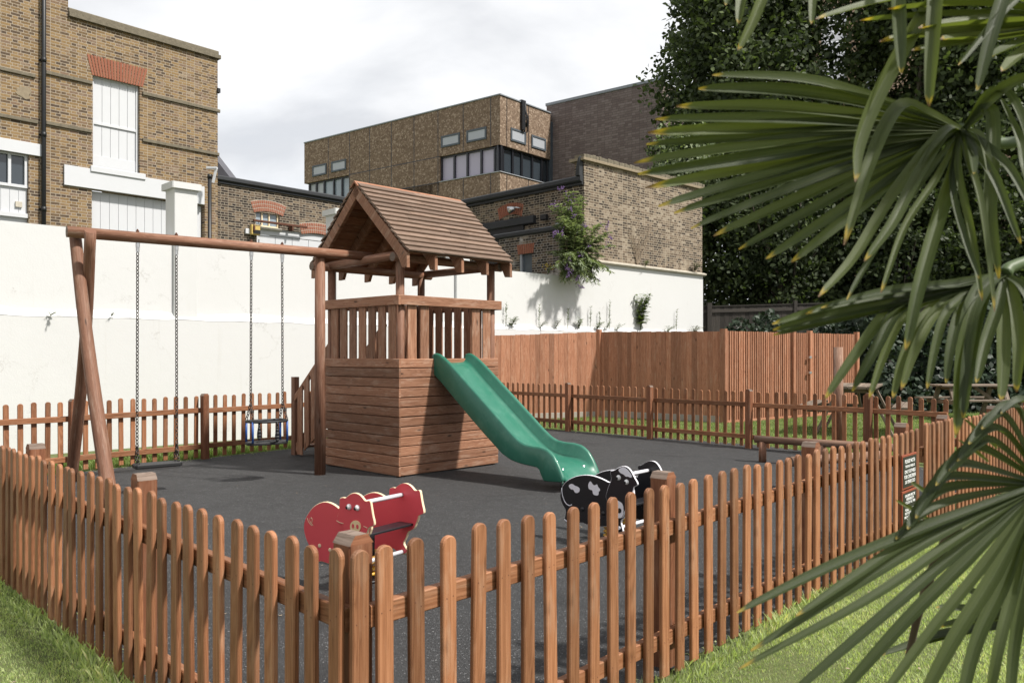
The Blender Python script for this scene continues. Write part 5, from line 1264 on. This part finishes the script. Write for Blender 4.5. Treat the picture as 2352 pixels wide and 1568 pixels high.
def tree(name, label, base, h, r, crown_c, radii, ncl, per, cr, leaf, size, limbs=7, cut=None, shell=.5, group=None, **kw):
    root = thing(name, base, label, 'tree', group); base = V(base); c = V(crown_c)
    p, d, tn, cc = blobs(crown_c, radii, ncl, per, cr, shell, cut=cut, **kw)
    link('crown', leafmesh('crown', p, size, leaf, d, tone=tn), root)
    mb = MB(); top_ = V((c.x, c.y, c.z+radii[2]*.55)); P = [base+(top_-base)*u+V((random.uniform(-.12, .12)*u*3, random.uniform(-.1, .1), 0)) for u in np.linspace(0, 1, 9)]; P[0] = base+V((0, 0, -.05))
    mb.tube(catmull(P, 24), r, 10, r1=r*.2)
    for i in range(limbs):
        q = cc[random.randrange(len(cc))]; s = random.uniform(.25, .8); st = base+(top_-base)*s; e = V(q); mid = st+(e-st)*.5+V((0, 0, -.2))
        mb.tube(catmull([st, mid, e], 10), r*.42*(1.1-s), 7, r1=.015)
    mb.build('trunk', 'bark', root); return root
def X_(px, Y): return (px-CX)/F*Y
Y = 29.
tree('lime_tree', 'tall dark lime tree rising behind the dark brick block and gable wall', (X_(1760, Y), Y, 0), 18, .34, (X_(1722, Y), Y, 12.4), (2.75, 3.0, 7.2), 640, 90, .85, 'lime_leaf', .195, 12, shell=.35, group='big trees behind the fence')
Y = 27.
tree('lime_tree', 'broad dark lime tree with a leaning trunk behind the palm leaves', (X_(2010, Y), Y, 0), 18, .36, (X_(2160, Y), Y+.3, 11.6), (2.65, 2.8, 7.0), 540, 90, .85, 'lime_leaf', .195, 12, shell=.35, group='big trees behind the fence')
Y = 28.
tree('lime_tree', 'dark lime tree at the far right edge behind the palm', (X_(2430, Y), Y, 0), 17, .34, (X_(2400, Y), Y, 10.6), (3.1, 3.0, 7.2), 500, 80, .85, 'lime_leaf', .2, 10, shell=.35, group='big trees behind the fence')
Y = 28.
tree('lime_tree', 'lower dark tree crown filling the gap under the grey louvres', (X_(1930, Y), Y, 0), 9, .2, (X_(1920, Y), Y, 6.0), (2.1, 1.6, 3.6), 260, 70, .62, 'lime_leaf', .16, 7, shell=.3, group='big trees behind the fence')
Y = 25.3
tree('understorey_tree', 'leafy understorey tree with bare grey stem above the dark fence', (X_(1838, Y), Y, 0), 6, .20, (X_(1770, Y), Y+.5, 4.9), (2.7, 1.2, 2.7), 330, 42, .6, 'under_leaf', .15, 8, shell=.3, group='smaller trees over the dark fence')
Y = 25.6
tree('understorey_tree', 'sunlit understorey tree glimpsed between the hanging palm leaves', (X_(2075, Y), Y, 0), 6, .14, (X_(2070, Y), Y, 4.6), (1.7, 1.1, 2.3), 230, 42, .55, 'under_leaf', .15, 6, shell=.3, group='smaller trees over the dark fence')
Y = 25.8
tree('understorey_tree', 'dark understorey tree by the right edge over the ivy bank', (X_(2300, Y), Y, 0), 6, .15, (X_(2310, Y), Y, 4.2), (2.4, 1.2, 2.2), 220, 42, .6, 'lime_leaf', .17, 6, shell=.3, group='smaller trees over the dark fence')
Y = 26.5
sh_ = thing('variegated_shrub', (X_(1560, Y), Y, 0), 'pale variegated tall shrub growing between the dark block and gable wall', 'shrub')
p, d, tn, cc = blobs((X_(1572, Y), Y, 7.2), (1.2, 1.0, 2.0), 120, 46, .42, .3, lobe_amp=.35); link('crown', leafmesh('crown', p, .13, 'variegated_leaf', d, tone=tn), sh_)
p, d, tn, cc = blobs((X_(1590, Y), Y+.2, 6.4), (1.4, .9, 2.4), 150, 46, .45, .2, lobe_amp=.35); link('foliage', leafmesh('foliage', p, .13, 'under_leaf', d, tone=tn), sh_)
mb = MB(); b_ = V((X_(1600, Y), Y, 0))
for i in range(4): mb.tube(catmull([b_+V((.1*i, 0, 0)), b_+V((-.2+.15*i, .1, 4)), b_+V((-.8+.5*i, 0, 8.3))], 12), .06, 6, r1=.012)
mb.build('stem', 'bark', sh_)
# ivy bank and brambles under the trees
def bank(name, label, px0, px1, Y, z0, z1, n, leaf, size, depth=.6, cat='ivy', kind=None, z1b=None):
    m_ = n; x = rng.uniform(X_(px0, Y), X_(px1, Y), m_); zz = rng.random(m_)**.9
    top_ = z1+(0 if z1b is None else (z1b-z1)*(x-X_(px0, Y))/(X_(px1, Y)-X_(px0, Y)))
    top_ = top_*(1+.12*np.sin(x*2.3)+.08*np.sin(x*5.7+1)); z = z0+zz*(top_-z0)
    y = Y+rng.uniform(-.5, .5, m_)*depth-(1-zz)*depth*.7+.18*np.sin(x*3.1)*np.cos(z*2.7)
    p = np.stack([x, y, z], 1); o = np.tile([0, -1., .35], (m_, 1))
    ph = .5+.5*np.sin(x*4.1+np.sin(z*3.3)*2)*np.sin(z*4.7+x)
    t = np.clip(ph*.55+rng.random(m_)*.5, 0, 1)
    ob = link(name, leafmesh(name, p, size, leaf, o, tone=t)); tag(ob, label, cat, None, kind); return ob
bank('ivy_bank', 'dark ivy covered bank under the trees behind the picnic tables', 1960, 2640, 20.5, 0, 2.4, 15000, 'ivy_leaf', .17, 1.4, 'ivy', 'stuff', 2.9)
bank('bramble_bush', 'dark brambles growing over the top of the tall slatted fence', 1740, 2010, 20.9, 0, 2.25, 3600, 'ivy_leaf', .15, .8, 'bramble')
bank('bramble_bush', 'brambles in front of the dark weathered fence, beside the white wall end', 1622, 1745, 20.6, .3, 2.02, 1700, 'ivy_leaf', .12, .5, 'bramble')
bank('hedge_backing', 'deep shadowed thicket behind the dark weathered fence', 1600, 2700, 26.6, 0, 5.4, 15000, 'lime_leaf', .26, 1.2, 'thicket', 'stuff', 6.0)
def leafy_plant(name, label, base, stems, leaf, cat, group=None, leaf_l=.10, lw=.35, droop=-.1, flowers=None, fl_mat='lilac_flower', stem_r=.006, pair=.055, lean=0.):
    "stems: list of polylines (Vectors); leaves in pairs along each"
    root = thing(name, base, label, cat, group); mb = MB(); L = []
    for P in stems:
        pts = catmull(P, 14); mb.tube(pts, stem_r, 5, r1=stem_r*.35)
        ln = sum((pts[i+1]-pts[i]).length for i in range(14)); n = max(3, int(ln/pair))
        for i in range(n):
            u = .15+.85*(i+random.random()*.5)/n; q = pts[min(14, int(u*14))]; T = (pts[min(14, int(u*14)+1)]-pts[max(0, int(u*14)-1)]).normalized()
            an = random.random()*6.3
            for s in (0, math.pi):
                d_ = V((math.cos(an+s), math.sin(an+s), droop+random.uniform(-.25, .35)))+T*.45; L.append((q, d_.normalized(), leaf_l*random.uniform(.6, 1.15)*(1.15-.5*u)))
    mb.build('stems', 'dry_stem' if leaf != 'weed_leaf' else 'weed_leaf', root)
    vs, fs, ts = [], [], []
    for q, d_, l in L:
        S_ = d_.cross(V((0, 0, 1)))
        S_ = S_.normalized() if S_.length > .01 else V((1, 0, 0)); U_ = S_.cross(d_); w = l*lw*.5; b = len(vs); tp = q+d_*l-V((0, 0, l*.18))
        vs += [q, q+d_*l*.35+S_*w+U_*w*.3, q+d_*l*.7+S_*w*.7, tp, q+d_*l*.7-S_*w*.7, q+d_*l*.35-S_*w+U_*w*.3]; fs.append([b+i for i in range(6)]); ts.append(random.random())
    link('leaves', npmesh('leaves', np.array([tuple(v) for v in vs]), np.array(fs), [leaf], np.array(ts)), root)
    return root
# buddleia sprouting from the wall head
bt = wt(1298); base = WALL.pt(bt, 3.12, .05)
ends = []
st_ = []
for i in range(125):
    u = random.random(); a = random.uniform(-1, 1)
    if i < 38: e = WALL.pt(bt+a*.55-.15, random.uniform(4.2, 5.15), .35+random.uniform(-.2, .25))
    elif i < 95: e = WALL.pt(bt+a*1.0, random.uniform(3.2, 4.5), .55+random.uniform(-.35, .3))
    else: e = WALL.pt(bt+a*.55, random.uniform(2.95, 3.5), .55+random.uniform(-.3, .25))
    mid = base+(e-base)*.55+V((0, 0, .25))+WALL.N*.10; st_.append([base, mid, e]); ends.append(e)
bd_ = leafy_plant('buddleia_bush', 'buddleia bush with purple flower spikes sprouting from the white wall', tuple(base), st_, 'buddleia_leaf', 'shrub', None, .19, .27, -.15, pair=.030)
for e in random.sample(ends, 26)+[WALL.pt(bt-.34, 5.17, .3), WALL.pt(bt+.75, 4.3, .6), WALL.pt(bt+.85, 4.15, .6), WALL.pt(bt+.7, 4.0, .6), WALL.pt(bt-.78, 4.15, .6), WALL.pt(bt-.1, 2.95, .5)]:
    mb = MB(); d_ = V((random.uniform(-.7, .7), random.uniform(-.4, .2), random.uniform(-1, .3))).normalized(); ln = random.uniform(.12, .22)
    for i in range(22):
        u = random.random(); r_ = .038*(1-u*.85); q = e+d_*ln*u+V((random.gauss(0, r_), random.gauss(0, r_), random.gauss(0, r_))); mb.ball(q, .014, (1, 1, 1), 5, 0)
    for i in range(len(mb.t)): mb.t[i] = random.random()
    mb.build('flower_spike', 'lilac_flower', bd_)
# weeds along the ledge
G = 'weeds rooted in the wall ledge'
def ledge(px): return WALL.pt(wt(px), ZLEDGE+.02, .06)
def weed(px, h, w, n, label, leaf_l=.09, lw=.4, leaf='weed_leaf', zoff=0., base=None, pair=.05, nm='wall_weed'):
    b = ledge(px) if base is None else base
    st = []
    for i in range(n):
        e = b+WALL.T*random.uniform(-w, w)+WALL.N*random.uniform(.02, .22)+V((0, 0, h*random.uniform(.65, 1.05))); st.append([b, b+(e-b)*.5+V((0, 0, h*.12)), e])
    return leafy_plant(nm, label, tuple(b), st, leaf, 'weed', G, leaf_l, lw, pair=pair, stem_r=.005)
weed(1467, 1.0, .36, 9, 'tall leafy sapling rooted in the ledge of the white wall', .19, .42, pair=.065, nm='wall_sapling')
weed(1171, .22, .12, 7, 'bushy green fern-like weed on the ledge nearest the play tower', .11, .3)
weed(1236, .16, .06, 5, 'small yellow green weed tuft on the ledge right of the fern-like one', .06)
weed(1272, .2, .14, 5, 'thin straggly weed on the ledge left of the hanging buddleia', .06)
weed(1325, .3, .12, 5, 'small upright weed on the ledge directly below the buddleia', .11)
weed(1367, .20, .16, 6, 'low spreading weed on the ledge below and right of the buddleia', .08)
weed(1388, .24, .10, 4, 'narrow weed tuft on the ledge, next to the low spreading one', .07)
weed(1412, .18, .18, 5, 'sparse low weed on the ledge left of the tall sapling', .07)
weed(1530, .16, .15, 6, 'dark low weed on the ledge right of the tall sapling', .08)
weed(1590, .2, .25, 7, 'trailing dark weed on the ledge at the right end of the wall', .09, leaf='under_leaf')
for px, h in ((1157, .5), (1233, .5), (1299, .45), (1351, .55), (1395, .72), (1372, .4), (1549, .6)):
    b = ledge(px); mb = MB(); mb.tube([b, b+V((.01, 0, h*.5)), b+V((.02, -.01, h))], .006, 5, r1=.003)
    for i in range(34): u = random.uniform(.25, 1); q = b+V((.02*u, 0, h*u)); mb.tube([q, q+V((random.uniform(-.045, .045), random.uniform(-.03, .03), .035))], .0035, 3)
    tag(mb.build('seed_stalk', 'weed_leaf'), 'thin dry seed stalk standing on the wall ledge against the white paint', 'weed', 'thin seed stalks on the wall ledge')
for px, z in ((111, 1.93), (250, 1.95)):
    b = WALL.pt(wt(px), z, .11); weed(px, .055, .05, 5, ['green weed tuft growing from the wall ledge at the far left', 'tiny weed sprout on the wall ledge beside the swing legs'][px > 200], .045 if px < 200 else .02, base=b)
b = WALL.pt(wt(1478), 3.66, .06); weed(1460, .16, .16, 8, 'pale green weed tuft on the cornice under the brick gable wall', .07, base=b)
b = WALL.pt(wt(1590), 3.66, .05); weed(1590, .30, .2, 8, 'dark weed on the cornice at the right end of the gable wall', .1, leaf='under_leaf', base=b)
b = WALL.pt(wt(1262), 3.22, -.05); pl_ = weed(1262, .22, .14, 6, 'yellow flowered weed on the wall top left of the buddleia', .05, base=b)
mb = MB()
for i in range(26): mb.ball(b+V((random.gauss(0, .09), random.gauss(0, .04), random.uniform(.08, .25))), .014, (1, 1, 1), 5)
mb.build('flowers', 'yellow_flower', pl_)
cr = MB(); b = RW.pt(RW.t(1462), 3.66, .03)
for i in range(16):
    P = [b]; q = b.copy()
    for j in range(7): q = q+WALL.T*random.uniform(-.02, .16)*(1 if i % 3 else -.6)+V((0, 0, random.uniform(.08, .24)))*(1-.04*j); P.append(q)
    cr.tube(catmull(P, 16), .007, 4, r1=.003)
tag(cr.build('dead_creeper', 'dry_stem'), 'dead grey creeper stems clinging to the brick gable wall', 'creeper')

# ================================================================ GRASS
def grass(name, label, polys, dens, h, w, lean=.5, tm=.52):
    P = []
    for poly in polys:
        poly = np.array(poly); lo, hi = poly.min(0), poly.max(0); n = int((hi-lo).prod()*dens); q = rng.uniform(lo, hi, (n, 2))
        ins = np.zeros(n, bool); j = len(poly)-1
        for i in range(len(poly)):
            xi, yi = poly[i]; xj, yj = poly[j]
            c_ = ((yi > q[:, 1]) != (yj > q[:, 1])) & (q[:, 0] < (xj-xi)*(q[:, 1]-yi)/(yj-yi+1e-12)+xi); ins ^= c_; j = i
        P.append(q[ins])
    q = np.concatenate(P)
    bare = np.sin(q[:, 0]*5.3+1.7*np.sin(q[:, 1]*4.1))*np.sin(q[:, 1]*6.1+np.sin(q[:, 0]*3.3)*2)
    q = q[rng.random(len(q)) < np.clip(1.15-.75*np.clip(bare, 0, 1), .3, 1)]; n = len(q)
    patch = np.sin(q[:, 0]*3.1+np.sin(q[:, 1]*2.3)*1.4)*np.sin(q[:, 1]*3.7+1.3)+.5*np.sin(q[:, 0]*9.3+q[:, 1]*5.1)
    H = h*(.55+.9*rng.random(n)**1.6)*(1+.22*patch); ang = rng.random(n)*6.283; ln = rng.random(n)*lean*H
    b = np.stack([q[:, 0], q[:, 1], np.full(n, -.002)], 1); s = np.stack([np.cos(ang), np.sin(ang), np.zeros(n)], 1)
    d = np.stack([np.cos(ang+1.2), np.sin(ang+1.2), np.zeros(n)], 1)*ln[:, None]; up = np.array([0, 0, 1.])*H[:, None]
    W = (w*(.6+.8*rng.random(n)))[:, None]
    v = np.stack([b-s*W*.5, b+s*W*.5, b+d*.45+up*.6+s*W*.38, b+d*1.15+up], 1).reshape(-1, 3)
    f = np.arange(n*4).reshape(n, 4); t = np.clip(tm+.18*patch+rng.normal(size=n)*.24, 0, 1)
    ob = link(name, npmesh(name, v, f, ['grass_blade'], t)); tag(ob, label, 'grass', None, 'stuff'); return ob
e1 = FC+nL*.0
pl1 = [FC+DL*.2+nL*.06, FC+DL*8+nL*.06, FC+DL*8+nL*1.6, FC+DL*3+nL*2.1, FC+DL*.6+nL*1.3]
pr1 = [FC+DR*.5+nR*.06, FC+DR*5.2+nR*.06, FC+DR*6.5+nR*.8, FC+DR*6.0+nR*2.6, FC+DR*2+nR*2.3, FC+DR*.5+nR*1.2]
grass('grass', 'short sunlit lawn grass on the left of the fence corner', [pl1], 17000, .0165, .0036, .8)
grass('grass', 'short sunlit lawn grass between the right hand fence and the palm', [pr1], 17000, .0165, .0036, .8)
grass('grass', 'longer uncut grass fringe along the foot of the front picket fences', [[FC+DL*.3-nL*.01, FC+DL*6-nL*.01, FC+DL*6+nL*.10, FC+DL*.3+nL*.10], [FC+DR*.7-nR*.02, FC+DR*5.2-nR*.02, FC+DR*5.2+nR*.12, FC+DR*.7+nR*.12]], 6000, .052, .0045, .7)
bl = [BL+BLD*-3.2+V((-.02, .05)), BL+BLD*5.8+V((-.02, .05)), BL+BLD*5.8+V((-.75, .75)), BL+BLD*-3.2+V((-.9, .6))]
br = [BR0+V((.6, -.9)), V((2.54, 13.42)), V((3.72, 12.45)), V((4.9, 10.75)), V((6.2, 9.6)), V((12, 9.5)), V((13.5, 19.6)), V((8.4, 19.2)), V((4.3, 16.35)), V((1.9, 18.0)), V((-.3, 16.6))]
grass('grass', 'rough grass strip between the cream wall and its picket fence', [bl], 3200, .07, .008, .6, .12)  # low blade tone: far strip darkened in its colour to stand in for shade
grass('grass', 'lawn grass coloured darker for shade around the picnic tables beyond the far picket fence', [br], 1700, .036, .007, .7, .02)  # tree shade painted into the blades through a still lower tone
mb = MB(); ring = [V(p) for p in rub]
for i in range(len(ring)):
    a, b = ring[i], ring[(i+1) % len(ring)]; L = (b-a).length
    for j in range(int(L*26)):
        q = a+(b-a)*random.random(); nrm = V((-(b-a).y, (b-a).x)).normalized(); q = q+nrm*abs(random.gauss(0, .09)); s_ = random.uniform(.006, .02); an = random.random()*6.3; e = V((math.cos(an), math.sin(an), 0))*s_; f_ = V((-e.y, e.x, 0))*random.uniform(.2, .7); o = V((q.x, q.y, .0125))
        mb.quad(o-e, o-f_, o+e+V((0, 0, .004)), o+f_, [(0, 0)]*4, 0, random.random())
tag(mb.build('edge_litter', 'grass_blade'), 'grass clippings and dust along the edges of the rubber surface', 'litter', None, 'stuff')
# a few leaves and flecks of litter on the rubber
mb = MB()
for i in range(70):
    q = V((random.uniform(-3.2, 3.2), random.uniform(3.6, 11.5)))
    z = .0125; s = random.uniform(.006, .016); a = random.random()*6.3; e = V((math.cos(a), math.sin(a), 0))*s; f_ = V((-e.y, e.x, 0))*.5; o = V((q.x, q.y, z))
    mb.quad(o-e, o-f_, o+e+V((0, 0, .003)), o+f_, [(0, 0)]*4, 0, random.random())
for i in range(150):
    A_, L_, o_ = random.choice([(DL, nL, 5.5), (DR, nR, 5.5)]); q = FC+A_*random.uniform(.6, o_)+L_*random.uniform(.15, 1.8); s = random.uniform(.006, .018); a = random.random()*6.3; e = V((math.cos(a), math.sin(a), random.uniform(-.2, .4)))*s; f_ = V((-e.y, e.x, .002))*random.uniform(.25, .6); o = V((q.x, q.y, .018))
    mb.quad(o-e, o-f_, o+e, o+f_, [(0, 0)]*4, 0, random.random())
tag(mb.build('leaf_litter', 'dry_stem'), 'scattered dry leaf flecks on the black rubber surface and the lawn', 'litter', None, 'stuff')

# ================================================================ SKY, SUN, CAMERA
w = bpy.data.worlds.new('World'); scn.world = w; w.use_nodes = True; nt = w.node_tree; nt.nodes.clear()
def N_(t, **kw):
    n = nt.nodes.new(t)
    for k_, v in kw.items(): setattr(n, k_, v)
    return n
sky = N_('ShaderNodeTexSky', sky_type='NISHITA', sun_disc=False, sun_elevation=SUN_EL, sun_rotation=math.atan2(SUN_AZ.x, SUN_AZ.y))
tc = N_('ShaderNodeTexCoord'); sep = N_('ShaderNodeSeparateXYZ'); nt.links.new(tc.outputs['Generated'], sep.inputs[0])
def M_(op, a, b):
    n = N_('ShaderNodeMath', operation=op)
    for i, v in enumerate((a, b)):
        if hasattr(v, 'is_linked'): nt.links.new(v, n.inputs[i])
        else: n.inputs[i].default_value = v
    return n.outputs[0]
zz = M_('ADD', M_('MAXIMUM', sep.outputs[2], 0.), .22)
cmb = N_('ShaderNodeCombineXYZ'); nt.links.new(M_('DIVIDE', sep.outputs[0], zz), cmb.inputs[0]); nt.links.new(M_('DIVIDE', sep.outputs[1], zz), cmb.inputs[1])
n1 = N_('ShaderNodeTexNoise'); n1.inputs['Scale'].default_value = 1.7; n1.inputs['Detail'].default_value = 9; n1.inputs['Roughness'].default_value = .52; n1.inputs['Distortion'].default_value = .35
mp = N_('ShaderNodeMapping'); mp.inputs['Location'].default_value = (1.1, 5.2, 0); nt.links.new(cmb.outputs[0], mp.inputs[0]); nt.links.new(mp.outputs[0], n1.inputs['Vector'])
cr_ = N_('ShaderNodeValToRGB'); nt.links.new(n1.outputs[0], cr_.inputs[0]); e = cr_.color_ramp
CL = CLOUD
e.elements[0].position = .37; e.elements[0].color = (.50*CL, .51*CL, .53*CL, 1); e.elements[1].position = .64; e.elements[1].color = (.71*CL, .71*CL, .715*CL, 1)
x_ = e.elements.new(.50); x_.color = (.61*CL, .617*CL, .63*CL, 1)
n2 = N_('ShaderNodeTexNoise'); n2.inputs['Scale'].default_value = .9; n2.inputs['Detail'].default_value = 6; nt.links.new(cmb.outputs[0], n2.inputs['Vector'])
c2 = N_('ShaderNodeValToRGB'); nt.links.new(n2.outputs[0], c2.inputs[0]); c2.color_ramp.elements[0].position = .28; c2.color_ramp.elements[0].color = (.80,)*3+(1,); c2.color_ramp.elements[1].position = .5; c2.color_ramp.elements[1].color = (.97,)*3+(1,)
mx = N_('ShaderNodeMix', data_type='RGBA'); nt.links.new(c2.outputs[0], mx.inputs[0]); nt.links.new(sky.outputs[0], mx.inputs[6]); nt.links.new(cr_.outputs[0], mx.inputs[7])
bg = N_('ShaderNodeBackground'); bg.inputs[1].default_value = .10; nt.links.new(mx.outputs[2], bg.inputs[0])
wo = N_('ShaderNodeOutputWorld'); nt.links.new(bg.outputs[0], wo.inputs[0])
sd = bpy.data.lights.new('sun', 'SUN'); sd.energy = SUN_E; sd.angle = math.radians(3.5); sd.color = (1., .955, .885)
so = bpy.data.objects.new('sun', sd); COL.objects.link(so)
sv = V((SUN_AZ.x*math.cos(SUN_EL), SUN_AZ.y*math.cos(SUN_EL), math.sin(SUN_EL)))
so.rotation_euler = sv.to_track_quat('Z', 'Y').to_euler(); so.location = (6, -6, 12)
cd = bpy.data.cameras.new('camera'); cam = bpy.data.objects.new('camera', cd); COL.objects.link(cam)
cam.location = (0, 0, HC); cam.rotation_euler = (math.radians(90), 0, 0)
cd.sensor_width = 36; cd.sensor_fit = 'HORIZONTAL'; cd.lens = F/2352*36; cd.shift_y = (HY-784)/2352; cd.clip_end = 600; cd.clip_start = .05
cd.dof.use_dof = True; cd.dof.focus_distance = 10.; cd.dof.aperture_fstop = 8.5
scn.camera = cam
vs = scn.view_settings; vs.view_transform = 'Standard'; vs.look = 'None'; vs.exposure = EXPO; vs.gamma = 1
scn.cycles.use_denoising = True; scn.cycles.max_bounces = 6; scn.cycles.diffuse_bounces = 3; scn.cycles.glossy_bounces = 3; scn.cycles.transparent_max_bounces = 6; scn.cycles.transmission_bounces = 3
scn.cycles.caustics_reflective = False; scn.cycles.caustics_refractive = False
